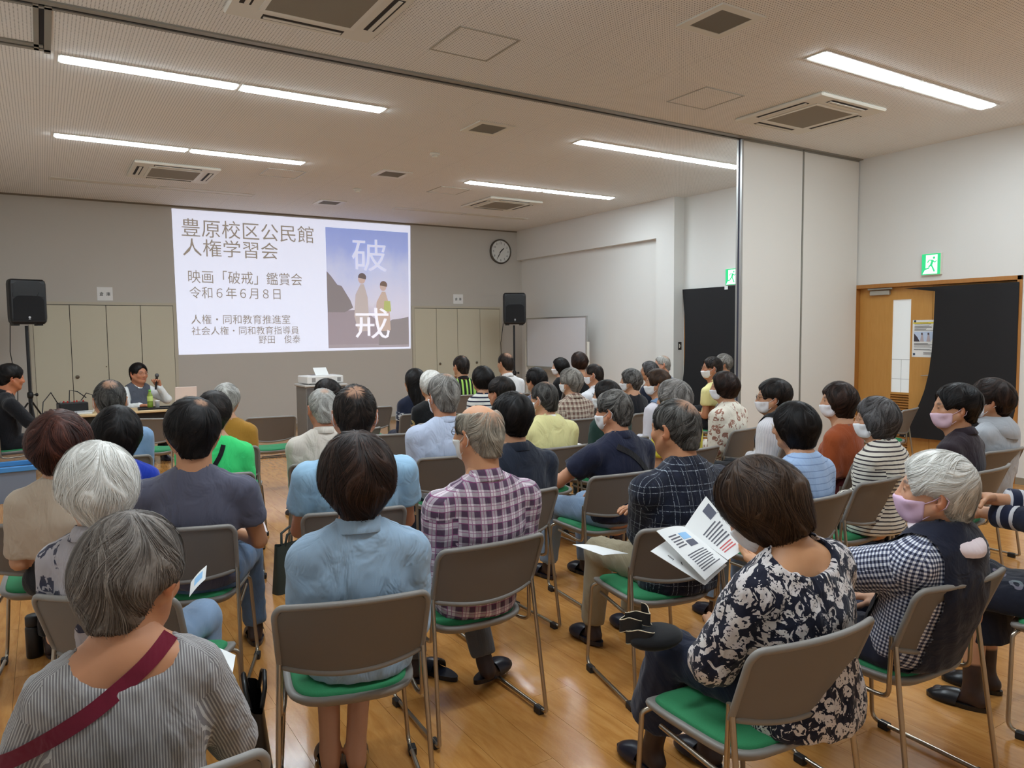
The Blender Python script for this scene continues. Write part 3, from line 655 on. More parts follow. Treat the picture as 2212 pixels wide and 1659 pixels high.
def set_vec(me, name, A): a = me.attributes.new(name, 'FLOAT_VECTOR', 'POINT'); a.data.foreach_set('vector', np.ascontiguousarray(A, np.float32).ravel())
def set_col(me, name, A):
    a = me.attributes.new(name, 'FLOAT_COLOR', 'POINT'); B = np.ones((len(A),4), np.float32); B[:,:3] = A; a.data.foreach_set('color', B.ravel())
def vnormals(V, Q):
    a, b, c, d = V[Q[:,0]], V[Q[:,1]], V[Q[:,2]], V[Q[:,3]]; n = np.cross(c-a, d-b); N = np.zeros_like(V)
    for k in range(4): np.add.at(N, Q[:,k], n)
    return N/(np.linalg.norm(N, axis=1, keepdims=True)+1e-9)
def relax(V, Q, it=1, lam=.5):
    for _ in range(it):
        S = np.zeros_like(V); c = np.zeros(len(V))
        for k in range(4):
            for j in ((k+1) % 4, (k-1) % 4): np.add.at(S, Q[:,k], V[Q[:,j]]); np.add.at(c, Q[:,k], 1)
        V = V+(S/np.maximum(c,1)[:,None]-V)*lam
    return V
def waves(V, amp, seed, lmin=.07, lmax=.22, n=7, stretch=(1,1,.55)):
    g = np.random.default_rng(seed); o = np.zeros(len(V)); P = V*np.array(stretch)
    P = P+.03*np.sin(P[:,[1,2,0]]*23+g.uniform(0,6))
    for _ in range(n):
        d = g.normal(size=3); d /= np.linalg.norm(d); L = g.uniform(lmin, lmax); s_ = np.sin(P@d*2*PI/L+g.uniform(0,6.3)); o += (1-np.abs(s_))*1.4-.5
    return o*amp/math.sqrt(n)
def rotm(yaw=0, pitch=0, roll=0):
    """yaw + turns left, pitch + looks down, roll + tips to the right side"""
    y, p, r = R(yaw), R(-pitch), R(roll); cy, sy, cp, sp, cr_, sr = math.cos(y), math.sin(y), math.cos(p), math.sin(p), math.cos(r), math.sin(r)
    Z = np.array([[cy,-sy,0],[sy,cy,0],[0,0,1]]); X = np.array([[1,0,0],[0,cp,-sp],[0,sp,cp]]); Y = np.array([[cr_,0,sr],[0,1,0],[-sr,0,cr_]])
    return Z@X@Y
def unit(v): v = np.array(v, float); return v/(np.linalg.norm(v)+1e-12)

# ------------------------------------------------------------------ hair
SKINM = None
def skin_mat():
    t = NT('skin'); c = t.attr('col', 'Color'); n = t.noise(t.obj(), 28.0, 3)
    t.col(t.mix(t.math('MULTIPLY', n, .16), c, srgb(150,92,66))).rough(.5); t.set(Subsurface_Weight=.06); t.b.inputs['Subsurface Radius'].default_value = (.012,.005,.003); t.b.inputs['Subsurface Scale'].default_value = .5
    return keep(t)
def hair_mat():
    t = NT('hair'); t.col(t.attr('col', 'Color')).rough(.5); t.set(Specular_IOR_Level=.22); return keep(t)
SKINM = skin_mat(); HAIRM = hair_mat()
HAIR = {'ashbrown': ((74,64,57),(152,143,134),.42),    # dark tone, light tone, share of light strands
 'black': ((15,12,12),(46,38,34),.10), 'softblack': ((22,18,17),(66,54,46),.15), 'darkbrown': ((30,20,16),(82,54,40),.2), 'brown': ((48,32,22),(106,78,54),.3), 'redbrown': ((44,22,18),(112,62,46),.25),
 'saltpepper': ((42,38,35),(150,146,140),.35), 'grey': ((74,69,64),(176,171,164),.5), 'lightgrey': ((110,106,100),(208,205,198),.6), 'white': ((176,170,160),(242,240,234),.8), 'ash': ((60,55,52),(150,148,146),.35), 'browngrey': ((64,50,40),(150,134,118),.4)}
def lin(rgb): return np.array(srgb(*rgb)[:3])
def hair_sdf(style, vol):
    v = vol; A = lambda *q: np.array(q, float)
    def f(P):
        G = (P[...,0], P[...,1], P[...,2])
        d = d_el(G, A(0,-.008,.030), (.083+v, .103+v, .094+v)); cropped = style in ('short','thin','bald','crop','full')
        if style in ('bob','bobshort'):
            d = smin(d, d_el(G, A(0,-.020,-.005), (.092+v, .102+v, .095+v)), .03)
            d = smin(d, d_rc(G, A(0,-.03,-.01), A(0,-.034,-.088 if style == 'bob' else -.066), .096+v*.8, .070+v*.4), .03)
        if style in ('pixie','mush'):
            d = smin(d, d_el(G, A(0,-.026,.012), (.089+v, .100+v, .090+v)), .03)
            d = smin(d, d_rc(G, A(0,-.045,-.03), A(0,-.052,-.095), .075+v*.7, .048), .035)
        if style == 'long': d = smin(d, d_rc(G, A(0,-.035,.0), A(0,-.075,-.20), .100+v, .095, .75), .04)
        if style == 'full': d = smin(d, d_el(G, A(0,-.03,.035), (.094+v, .108+v, .096+v)), .03)
        if cropped: d = smin(d, d_rc(G, A(0,-.055,-.02), A(0,-.062,-.078), .062, .05), .03)
        face = d_el(G, A(0,.105,-.035 if style != 'bob' else -.05), (.074, .075, .105)); d = smax(d, -face, .012)
        if cropped:
            for sx in (-1,1):
                d = smax(d, -d_el(G, A(sx*.10,.028,-.05), (.052,.056,.062)), .012); d = smax(d, -d_el(G, A(sx*.10,-.012,-.03), (.032,.026,.042)), .008); d = smax(d, -d_el(G, A(sx*.10,-.012,-.088), (.045,.05,.055)), .012)
            d = smax(d, -(P[...,2]+.085), .012)
        elif style in ('pixie','mush'):
            for sx in (-1,1):
                d = smax(d, -d_el(G, A(sx*.105,.030,-.070), (.05,.058,.062)), .012); d = smax(d, -d_el(G, A(sx*.098,-.02,-.085), (.045,.05,.058)), .015)
                if style == 'mush': d = smax(d, -d_el(G, A(sx*.105,-.008,-.028), (.030,.024,.034)), .008)
            d = smax(d, -(P[...,2]+.112), .02)
        elif style in ('bob','bobshort'):
            z0 = {'bob':-.125,'bobshort':-.100}[style]; d = smax(d, -(P[...,2]-z0-.16*np.maximum(P[...,1],0)), .02)
            for sx in (-1,1): d = smax(d, -d_el(G, A(sx*.075,.10,-.075), (.05,.045,.075)), .012)
        elif style == 'long': d = smax(d, -(P[...,2]+.30), .02)
        if style == 'bald': d = smax(d, -d_el(G, A(0,.02,.13), (.074,.105,.075)), .02)
        return d
    return f
def smin(a, b, k): h = np.maximum(k-np.abs(a-b),0)/k; return np.minimum(a,b)-h*h*k*.25
def smax(a, b, k): return -smin(-a,-b,k)
def make_hair(style, tone, vol, crown, thin, nstr, width, res, seed, length=.07, tint=None, part=0.0):
    """returns V, Q(quads), colours in head-local space"""
    g = np.random.default_rng(seed); f = hair_sdf(style, vol); low = -.34 if style == 'long' else -.16
    lo = np.array([-.15,-.22,low]); hi = np.array([.15,.15,.16]); n = np.ceil((hi-lo)/res).astype(int)+1
    ax = [lo[i]+res*np.arange(n[i]) for i in range(3)]; P = np.stack(np.meshgrid(*ax, indexing='ij'), -1)
    Fv = f(P).astype(np.float32); V, Q = nets(Fv, lo, res); V = relax(V, Q, 1, .5)
    dk, lt, share = HAIR[tone]; dk, lt = lin(dk), lin(lt)
    if tint is not None: dk = dk*np.array(tint); lt = lt*np.array(tint)
    c0 = unit(crown); u = unit(np.cross(c0, [1,0,.01])); wv = np.cross(c0, u)
    ctr = np.array([0,-.012,.01])
    Dv = V-ctr; rl = np.linalg.norm(Dv, axis=1); ct = (Dv@c0)/rl; th = np.arccos(np.clip(ct,-1,1)); ph = np.arctan2(Dv@wv, Dv@u)
    # clumps along the flow
    NN = vnormals(V, Q); wob = .35*np.sin(3*ph+1.7*th+seed)+.22*np.sin(5*ph-3.1*th+seed*2); cl = np.sin((ph+wob)*15+seed)*.5+np.sin((ph+wob)*37+th*3+seed)*.3+np.sin((ph+wob)*6-th*4)*.45
    V = V+NN*(cl*(.0022+vol*.11)*np.clip(th*1.6,.2,1))[:,None]
    mixv = np.clip(share*.75+cl*.22+g.normal(0,.10,len(V)),0,1); C = dk+(lt-dk)*mixv[:,None]
    scalp = lin((190,140,108))
    if thin > 0:
        k = np.clip(1-th/thin,0,1); k = np.clip(k*(1.1+.5*cl+g.normal(0,.15,len(V))),0,.60 if style != 'bald' else .8); C = C*(1-k[:,None])+scalp*k[:,None]
    # strands
    nt, npn = 40, 96; TH = np.linspace(.02, 2.9, nt); PHI = np.linspace(-PI, PI, npn+1); rs = np.linspace(.05, .33 if style == 'long' else .2, 40)
    D = (np.cos(TH)[:,None,None]*c0+np.sin(TH)[:,None,None]*(np.cos(PHI)[None,:,None]*u+np.sin(PHI)[None,:,None]*wv))
    val = f(ctr+D[:,:,None,:]*rs[None,None,:,None]) < 0
    any_ = val.any(2); last = val.shape[2]-1-np.argmax(val[:,:,::-1], axis=2); rad = np.where(any_, rs[last], 0)
    # refine
    a = rad.copy(); b = rad+(rs[1]-rs[0])
    for _ in range(5):
        m = (a+b)/2; ins = f(ctr+D*m[...,None]) < 0; a = np.where(ins, m, a); b = np.where(ins, b, m)
    rad = np.where(any_, a, 0)
    S = 7; t0 = np.sqrt(g.uniform(0,1,nstr)); t0 = np.arccos(1-1.75*g.uniform(0,1,nstr)); p0 = g.uniform(-PI,PI,nstr)
    Ln = length/.1*g.uniform(.6,1.35,nstr); sw = g.normal(.05,.09,nstr)
    k = np.linspace(0,1,S); T = t0[:,None]+Ln[:,None]*k[None,:]; WB = lambda p, t_: .35*np.sin(3*p+1.7*t_+seed)+.22*np.sin(5*p-3.1*t_+seed*2); Ph = p0[:,None]+sw[:,None]*k[None,:]*.6-(WB(p0[:,None], T)-WB(p0[:,None], t0[:,None]))*.9
    Ph = (Ph+PI) % (2*PI)-PI; ti = np.clip((T-.02)/(2.88)*(nt-1),0,nt-1.001); pi_ = (Ph+PI)/(2*PI)*npn
    i0 = ti.astype(int); j0 = np.clip(pi_.astype(int),0,npn-1); fi = ti-i0; fj = pi_-j0
    q = lambda i,j: rad[np.clip(i,0,nt-1), np.clip(j,0,npn)]
    c00, c10, c01, c11 = q(i0,j0), q(i0+1,j0), q(i0,j0+1), q(i0+1,j0+1)
    ok = (np.minimum(np.minimum(c00,c10),np.minimum(c01,c11)) > .01)
    rr = (c00*(1-fi)+c10*fi)*(1-fj)+(c01*(1-fi)+c11*fi)*fj
    alive = np.cumprod(ok, axis=1).astype(bool)
    # drop strands that are too short; strands that leave the hair are held at their last good sample
    good = alive[:, :4].all(1)
    if thin > 0: good &= ~((t0 < thin*.75)&(g.uniform(0,1,nstr) < .6))
    T, Ph, rr, alive = T[good], Ph[good], rr[good], alive[good]; Ns = len(T)
    if Ns:
        for s_ in range(1,S):
            bad = ~alive[:,s_]; T[bad,s_] = T[bad,s_-1]; Ph[bad,s_] = Ph[bad,s_-1]; rr[bad,s_] = rr[bad,s_-1]
        dirs = np.cos(T)[...,None]*c0+np.sin(T)[...,None]*(np.cos(Ph)[...,None]*u+np.sin(Ph)[...,None]*wv)
        fly = np.abs(g.normal(0,1,Ns)); lift = .0006+(.0010+vol*.06)*np.abs(g.normal(0,1,Ns))[:,None]*np.sin(k*PI*.8+.3)[None,:]+(fly > 2.2)[:,None]*(.008*k[None,:])
        pts = ctr+dirs*(rr+lift)[...,None]; tang = np.gradient(pts, axis=1); side = np.cross(tang, dirs); side /= np.linalg.norm(side,axis=2,keepdims=True)+1e-9
        wd = width*g.uniform(.6,1.4,Ns)[:,None]*np.array([.7,1,1,1,.9,.7,.25])[None,:]*.5
        A = pts-side*wd[...,None]; B = pts+side*wd[...,None]; SV = np.stack([A,B],2).reshape(-1,3)
        base = (np.arange(Ns)*S*2)[:,None]+(np.arange(S-1)*2)[None,:]; SQ = np.stack([base,base+1,base+3,base+2],-1).reshape(-1,4)
        pg = Ph[:,2]+WB(Ph[:,2], T[:,2]); pick = g.normal(share*.75,.13,Ns)+.16*np.sin(pg*15+seed)+.10*np.sin(pg*6-T[:,2]*4)+(g.uniform(0,1,Ns) < share*.12)*.5; pick = np.clip(pick,0,1.1)
        SC = dk+(lt-dk)*pick[:,None]; SC = np.repeat(SC, S*2, axis=0)
        Q = np.concatenate([Q, SQ+len(V)]); V = np.concatenate([V,SV]); C = np.concatenate([C,SC])
    return V, Q, C

# ------------------------------------------------------------------ heads and hands
def head_field(res, neckb, fem, old):
    F = Field((-.115,-.135,min(-.20,neckb[2]-.02)), (.115,.145,.135), res)
    F.el((0,-.008,.028), (.077,.096,.086), .0)
    F.rc((0,.028,-.02), (0,.052,-.088), .062, .030 if fem else .036, .03); F.el((0,.03,-.03), (.066,.066,.075), .02)
    for s in (-1,1):
        F.el((s*.04,.066,-.028), (.026,.022,.026), .015); F.rc((s*.06,0,-.045), (s*.035,.05,-.083), .024, .02, .02)
    F.el((0,.079,.018), (.055,.014,.012), .015)                                     # brow
    for s in (-1,1): F.el((s*.032,.099,.002), (.019,.012,.011), .012, op='i')        # eye sockets
    for s in (-1,1): F.el((s*.032,.083,.001), (.0145,.0105,.0105), .003)
    F.rc((0,.092,.006), (0,.106,-.030), .008, .0115, .012); 
    for s in (-1,1): F.el((s*.011,.098,-.034), (.009,.011,.008), .008)
    F.el((0,.087,-.058), (.024,.011,.006), .006); F.el((0,.085,-.068), (.020,.011,.007), .006); F.el((0,.098,-.0625), (.022,.004,.0016), .003, op='i')
    F.el((0,.073,-.098), (.02,.018,.016), .015)
    for s in (-1,1):
        rt = rotm(s*-34, 8, 0); F.el((s*.086,-.014,-.006), (.0085,.021,.034), .006, rt); F.el((s*.093,-.004,-.002), (.006,.010,.019), .005, rt, op='i'); F.el((s*.080,-.004,-.036), (.008,.010,.011), .006)
    nb = np.array(neckb); F.rc((0,-.026,-.06), nb, .054 if fem else .06, .056 if fem else .066, .03); F.rc((0,.02,-.075), nb+np.array([0,.035,0]), .035, .04, .04)
    return F
def hand_mesh(curl, side, res=.0042, spread=.0, thumb=35, pinch=False):
    """hand along +x, palm facing -z, thumb towards +y*side"""
    F = Field((-.06,-.08,-.085), (.20,.085,.05), res)
    F.rc((-.05,0,0), (.012,0,0), .026, .025, .01, .78, (0,0,1)); F.rc((.012,0,0), (.03,0,0), .026, .03, .01, .62, (0,0,1))
    for yy in (-.026,-.009,.009,.026): F.rc((.022,yy*.8,0), (.085,yy,.0), .017, .0135, .012)
    F.el((.035,.028*side,-.008), (.03,.018,.017), .012)
    cs = curl if isinstance(curl, (list,tuple)) else [curl]*4
    for i, (yy, L, r) in enumerate(((.028,.066,.0088),(.0095,.075,.0090),(-.0095,.070,.0088),(-.027,.054,.0078))):
        p = np.array([.084,yy*side,0]); a = 0; an = spread*(yy/.03)
        for seg, fr in enumerate((.46,.30,.24)):
            a += R(cs[i])*(.9 if seg else .75); d = np.array([math.cos(a)*math.cos(an), math.sin(an)*side, -math.sin(a)]); q = p+d*L*fr*1.08
            F.rc(p, q, r*(1-.07*seg), r*(1-.07*(seg+1)), .004); p = q
    th = R(thumb); p = np.array([.022,.030*side,-.006]); 
    for seg, (L, r) in enumerate(((.036,.0125),(.030,.0105),(.022,.0095))):
        q = p+np.array([math.cos(th), math.sin(th)*side*(.9 if not pinch else .4), -.25-(.45 if pinch else .1)*seg])*L; F.rc(p, q, r, r*.9, .008); p = q; th *= .55
    return F.nets()
# ------------------------------------------------------------------ fabrics
FOLD = {}
def fab(name, rgb, pattern=None, rough=.85, fold=.5, **k):
    """fabric material; pattern works in cloth space: pat.x across, pat.y along the limb (metres)"""
    if name in _MC: return _MC[name]
    t = NT(name); p = t.sep(t.attr('pat')); x, y = p[0], p[1]; base = srgb(*rgb); pv = t.attr('pat')
    def stripe(c, period, duty, off=0.0, soft=None):
        fr = t.math('FRACT', t.math('ADD', t.math('DIVIDE', c, period), off))
        return t.math('LESS_THAN', fr, duty)
    c = base
    if pattern == 'hstripe': c = t.mix(stripe(y, k['p'], k['d']), base, srgb(*k['c']))
    elif pattern == 'vstripe':
        c = t.mix(stripe(x, k['p'], k['d']), base, srgb(*k['c']))
        if 'c2' in k: c = t.mix(t.math('MULTIPLY', stripe(x, k['p']*3.1, .3, .2), .7), c, srgb(*k['c2']))
    elif pattern == 'pinstripe':
        n = t.noise(t.comb(t.math('MULTIPLY', x, 60), t.math('MULTIPLY', y, 3), 0), 6.0, 3, .6)
        f = t.math('ADD', t.math('MULTIPLY', stripe(x, .0062, .45), .62), t.math('MULTIPLY', t.math('SUBTRACT', n, .5), .9), clamp=True); c = t.mix(f, base, srgb(*k['c']))
    elif pattern == 'plaid':
        P_ = k['p']; bx = stripe(x, P_, .5, .1); by = stripe(y, P_, .5, .3); s = t.math('MULTIPLY', t.math('ADD', bx, by), .5)
        c = t.mix(s, base, srgb(*k['c']))
        if 'c2' in k:
            lx = t.math('MAXIMUM', stripe(x, P_, .07, .62), stripe(x, P_, .05, .35)); ly = t.math('MAXIMUM', stripe(y, P_, .07, .85), stripe(y, P_, .05, .5)); c = t.mix(t.math('MULTIPLY', t.math('MAXIMUM', lx, ly), .75), c, srgb(*k['c2']))
    elif pattern == 'check_line':
        P_ = k['p']; l = t.math('MAXIMUM', t.math('MAXIMUM', stripe(x, P_, .035), stripe(x, P_, .035, .28)), t.math('MAXIMUM', stripe(y, P_*1.25, .03), stripe(y, P_*1.25, .03, .3)))
        d = t.math('MULTIPLY', l, t.math('GREATER_THAN', t.noise(pv, 160.0, 1), .42)); c = t.mix(t.math('MULTIPLY', d, .75), base, srgb(*k['c']))
        n2 = t.math('MULTIPLY', t.math('MAXIMUM', stripe(x, P_*.5, .4), stripe(y, P_*.6, .4)), .5); c = t.mix(n2, c, srgb(*k.get('c2', rgb))) if 'c2' in k else c
    elif pattern == 'gingham':
        P_ = k['p']; s = t.math('MULTIPLY', t.math('ADD', stripe(x, P_, .5), stripe(y, P_, .5)), .5); c = t.ramp(s, [(0, base), (.5, srgb(*k['c2'])), (1, srgb(*k['c']))])
    elif pattern == 'floral':
        vo = t.n('ShaderNodeTexVoronoi', feature='F1'); vv = t.vmath('ADD', pv, t.vmath('MULTIPLY', t.n('ShaderNodeTexNoise').outputs['Color'], (0,0,0)))
        nz = t.n('ShaderNodeTexNoise'); nz.inputs['Scale'].default_value = k['s']*1.6; t.put(nz.inputs['Vector'], pv); nz.inputs['Detail'].default_value = 2
        w2 = t.vmath('ADD', pv, t.vmath('SCALE', nz.outputs['Color'])); sc_ = t.t.nodes[-1]
        vm = [q for q in t.t.nodes if q.bl_idname == 'ShaderNodeVectorMath' and q.operation == 'SCALE'][-1]; vm.inputs['Scale'].default_value = k.get('w', .02)
        t.put(vo.inputs['Vector'], w2); vo.inputs['Scale'].default_value = k['s']
        d = vo.outputs['Distance']; blob = t.math('LESS_THAN', d, k.get('d', .42)); hole = t.math('LESS_THAN', d, .09)
        leaf = t.math('GREATER_THAN', t.noise(t.comb(x, t.math('MULTIPLY', y, .6), 0), k['s']*1.5, 2, .5, 1.6), k.get('leaf', .6)); det = t.math('GREATER_THAN', t.noise(w2, k['s']*5, 2), .40)
        f = t.math('MAXIMUM', t.math('MULTIPLY', blob, t.math('SUBTRACT', 1.0, hole)), leaf); f = t.math('MULTIPLY', f, det)
        c2 = t.mix(t.noise(pv, k['s']*1.3, 1), srgb(*k['c']), srgb(*k.get('c2', k['c']))); c = t.mix(f, base, c2)
    elif pattern == 'dots': 
        vo = t.n('ShaderNodeTexVoronoi'); t.put(vo.inputs['Vector'], pv); vo.inputs['Scale'].default_value = k['s']; c = t.mix(t.math('LESS_THAN', vo.outputs['Distance'], k.get('d', .2)), base, srgb(*k['c']))
    elif pattern == 'denim':
        n = t.noise(t.comb(t.math('MULTIPLY', x, 90), t.math('MULTIPLY', y, 60), 0), 8.0, 3, .6); c = t.mix(t.math('MULTIPLY', n, .55), base, srgb(*k['c']))
    n3 = t.noise(t.obj(), 900.0, 1); t.col(c).rough(rough); t.set(Sheen_Weight=.15); t.b.inputs['Specular IOR Level'].default_value = .25
    fo = t.noise(t.vmath('MULTIPLY', t.attr('pat'), (1.0,.55,1.0)), 11.0, 3, .55, .8); h = t.math('ADD', t.math('MULTIPLY', fo, 1.0), t.math('MULTIPLY', n3, .02)); t.bump(h, fold, .03)
    return keep(t)

# ------------------------------------------------------------------ people
def ik(S, W, l1, l2, pole):
    S, W = np.array(S, float), np.array(W, float); d = W-S; L = np.linalg.norm(d); mx = (l1+l2)*.995
    if L > mx: W = S+d/L*mx; d = W-S; L = mx
    u = d/L; a = (l1*l1-l2*l2+L*L)/(2*L); hh = math.sqrt(max(l1*l1-a*a, 0)); p = np.array(pole, float); p = p-u*(p@u); p = unit(p)
    return S+u*a+p*hh, W
ARMS = {  # wrist targets (x outwards from the middle, y forward, z up) and elbow poles, for one side
 'lap': ((.05,.17,.625),(.5,-.7,-.3)), 'thigh': ((.11,.24,.615),(.6,-.6,-.4)), 'knee': ((.12,.32,.60),(.5,-.5,-.6)), 'read': ((.09,.22,.74),(.7,-.5,-.6)), 'readhi': ((.10,.25,.86),(.8,-.4,-.6)),
 'cross': ((-.10,.10,.76),(.8,.1,-.5)), 'face': ((.05,.10,1.0),(.5,.4,-.8)), 'hang': ((.24,-.02,.56),(.5,-.7,0)), 'mic': ((.05,.17,.99),(.6,.1,-.9)), 'table': ((.12,.34,.72),(.6,-.4,-.5)), 'back': ((.1,.12,.60),(.6,-.7,-.2))}
def person(name, X, Y, yaw, label, sh=1.0, g='m', lean=0.0, tilt=0.0, twist=0.0, head=(0,0,0), arms=('lap','lap'), sleeve='long', top=None, bottom=None, hair=('short','black',.006), crown=(0,-.45,.9), thin=0.0,
           neck=.062, collar=None, width=1.0, loose=.012, legs=None, near=2, mask=None, glasses=None, skin=(196,146,112), seat=True, hem=.47, pants='pants', shoes=True, hlen=.07, seed=0, tint=None, extra=None, sock=(30,28,32), hem_out=0.0, foldamp=1.0, zs=0.0, wrist=None, hands=None, hsz=1.0, scoop=0.0):
    """seated figure: Empty at the floor > body, hair, clothes. near: 0 close-up .. 3 far away"""
    res = (.0105,.014,.019,.025)[near]; hres = (.0046,.006,.0075,.010)[near]; nst = (6500,2600,900,300)[near]; swid = (.0014,.0019,.0028,.0042)[near]
    width *= .95; fem = g == 'f'; shw = (.165 if fem else .185)*width; W = width*(.92 if fem else 1.0)
    root = thing('person', label, 'person', (X, Y, 0), R(yaw), 'audience and helpers')
    # skeleton: upper body is scaled by sh above the seat and leaned about the hip
    hip = np.array([0,-.065,.50+zs]); RL = rotm(twist, lean, tilt)
    def U(x, y, z): 
        p = np.array([x*sh, (y+.05)*sh, (z-.50)*sh]); return hip+RL@p
    pel = hip+np.array([0,.0,.02]); wst = U(0,-.072,.665); ch = U(0,-.09,.80); up = U(0,-.095,.905); c7 = U(0,-.085,.968); nt = U(0,-.062,1.06)
    RH = RL@rotm(*head) if len(head) == 3 else np.eye(3); Hc = nt+RH@np.array([0,.022,.088])*sh; hs = sh**.5*hsz
    S = {1: U(shw,-.085,.892), -1: U(-shw,-.085,.892)}
    l1, l2 = .275*sh, .235*sh; E = {}; Wr = {}; HD = {}
    for i, sd in enumerate((-1,1)):
        a = arms[i]; (tx, ty, tz), pole = (ARMS[a] if isinstance(a, str) else a); T_ = U(tx*sd, ty-.05, tz) if isinstance(a, str) else hip+np.array([tx*sd,ty,tz-.5])
        E[sd], Wr[sd] = ik(S[sd], T_, l1, l2, (pole[0]*sd, pole[1], pole[2])); HD[sd] = unit(Wr[sd]-E[sd])
    # legs: default knees forward, feet flat
    lg = {}
    for i, sd in enumerate((-1,1)):
        q = (legs[i] if legs else None) or ((.10,.36,.485),(.105,.36,.075),0)
        hj = hip+np.array([sd*.085,.01,.01]); kn = np.array([q[0][0]*sd,q[0][1],q[0][2]+zs]); an = np.array([q[1][0]*sd,q[1][1],q[1][2]]); lg[sd] = (hj, kn, an, q[2])
    # ---- body, one continuous skin
    lo = np.array([-.62,-.45,-.01]); hi = np.array([.62,.85,1.25])
    allp = np.array([pel,wst,ch,up,c7,nt]+list(S.values())+list(E.values())+list(Wr.values())+[p for v in lg.values() for p in v[:3]]); lo = allp.min(0)-.2; hi = allp.max(0)+.16; lo[2] = max(lo[2], -.01)
    nrm = RL@np.array([0,1.0,0])
    F = Field(lo, hi, max(res,.0125))
    F.rc(pel, wst, .135*W, .118*W, .04, .72, nrm); F.rc(wst, ch, .118*W, .135*W, .05, .68, nrm); F.rc(ch, up, .135*W, .10*W, .05, .66, nrm)
    F.rc(U(-.12*W,-.085,.908), U(.12*W,-.085,.908), .05, .05, .05)
    for sd in (-1,1):
        F.rc(c7+(nt-c7)*.35, U(sd*.11,-.092,.925), .040, .04, .05); F.rc(S[sd], E[sd], .048*W, .037, .03); F.rc(E[sd], Wr[sd], .037, .026, .015)
        hj, kn, an, ft = lg[sd]; F.rc(hj, kn, .072, .052, .03); F.rc(kn, an, .05, .036, .02); F.rc(an, an+np.array([0,-.03,-.035]), .034, .03, .02)
        fd = np.array([math.sin(R(ft))*-1, math.cos(R(ft)), 0])
        if shoes: tz = .03 if an[2] < .12 else an[2]-.05; F.rc(an+np.array([0,-.02,-.035]), np.array([an[0],an[1],tz])+fd*.13, .03, .026, .02)
    if scoop:
        F.rc(U(0,-.10,.86), U(0,-.095,.935), .105*W+loose*.4, .075, .04, .62, nrm)
        for sd in (-1,1): F.rc(U(0,-.10,.95), U(sd*.09,-.098,.92), .050, .044, .04)
    F.rc(c7, nt, .058 if fem else .066, .05 if fem else .058, .03)
    V, Q = F.nets(); B = [(V, Q, None)]
    # head
    neckb = (RH.T@(c7-Hc))/hs; HF = head_field(hres, neckb, fem, True); hV, hQ = HF.nets(); hcol = np.tile(lin(skin), (len(hV),1))
    sk = lin(skin)
    def paint(c, r, col, k=1.0):
        d = np.sqrt((((hV-np.array(c))/np.array(r))**2).sum(1)); m = np.clip((1.25-d)/.5,0,1)*k; hcol[:] = hcol*(1-m[:,None])+np.array(col)*m[:,None]
    paint((0,.09,-.063), (.023,.02,.011), lin((168,92,80)), .7); paint((0,.10,-.03), (.02,.02,.02), sk*np.array([1.05,.85,.8]), .4)
    for s in (-1,1):
        paint((s*.034,.09,.024), (.02,.02,.0055), lin((46,36,32)), .8); paint((s*.032,.094,.001), (.013,.012,.005), lin((60,44,38)), .9); paint((s*.086,-.01,-.01), (.014,.026,.036), sk*np.array([1.08,.78,.70]), .6); paint((s*.045,.075,-.03), (.03,.02,.03), sk*np.array([1.05,.86,.8]), .4)
    HW = lambda v: (v*hs)@RH.T+Hc
    B.append((HW(hV), hQ, hcol))
    # hands
    for i, sd in enumerate((-1,1)):
        if near == 3 and not hands: 
            pass
        hp = (hands or {}).get(sd, {}); d = unit(hp.get('dir', HD[sd]*.7+np.array([0,.35,-.25]) if arms[i] in ('lap','thigh','knee','back') else HD[sd])); pn = np.array(hp.get('palm', (0,0,-1)), float); zz = -unit(pn-d*(pn@d)); yy = np.cross(zz, d)
        ts = -sd*1.0   # thumb towards the middle when the palm faces down
        mV, mQ = hand_mesh(hp.get('curl', 22), hp.get('thumb_side', 1 if sd > 0 else -1), (.0042,.0046,.006,.008)[near], hp.get('spread', .1), hp.get('thumb', 35), hp.get('pinch', False))
        Rm = np.stack([d, yy, zz], -1); s_ = .95 if fem else 1.04; mV = (mV*s_)@Rm.T+Wr[sd]; B.append((mV, mQ, None))
    Vs, Qs, Cs, off = [], [], [], 0
    for (v, q, c) in B:
        if c is None:
            c = np.tile(sk, (len(v),1))
            if len(Vs) == 0 and sock is not None:
                m = v[:,2] < .20; c[m] = lin(sock)
        Vs.append(v); Qs.append(q+off); Cs.append(c); off += len(v)
    me = np_mesh('body', np.concatenate(Vs), np.concatenate(Qs), SKINM); set_col(me, 'col', np.concatenate(Cs)); link('body', me, None, root)
    # ---- hair
    style, tone, vol = hair[:3]
    if style != 'none':
        V, Q, C = make_hair(style, tone, vol, crown, thin, nst, swid, hres*1.15, seed*13+5, hlen, tint); me = np_mesh('hair', HW(V), Q, HAIRM); set_col(me, 'col', C); link('hair', me, None, root)
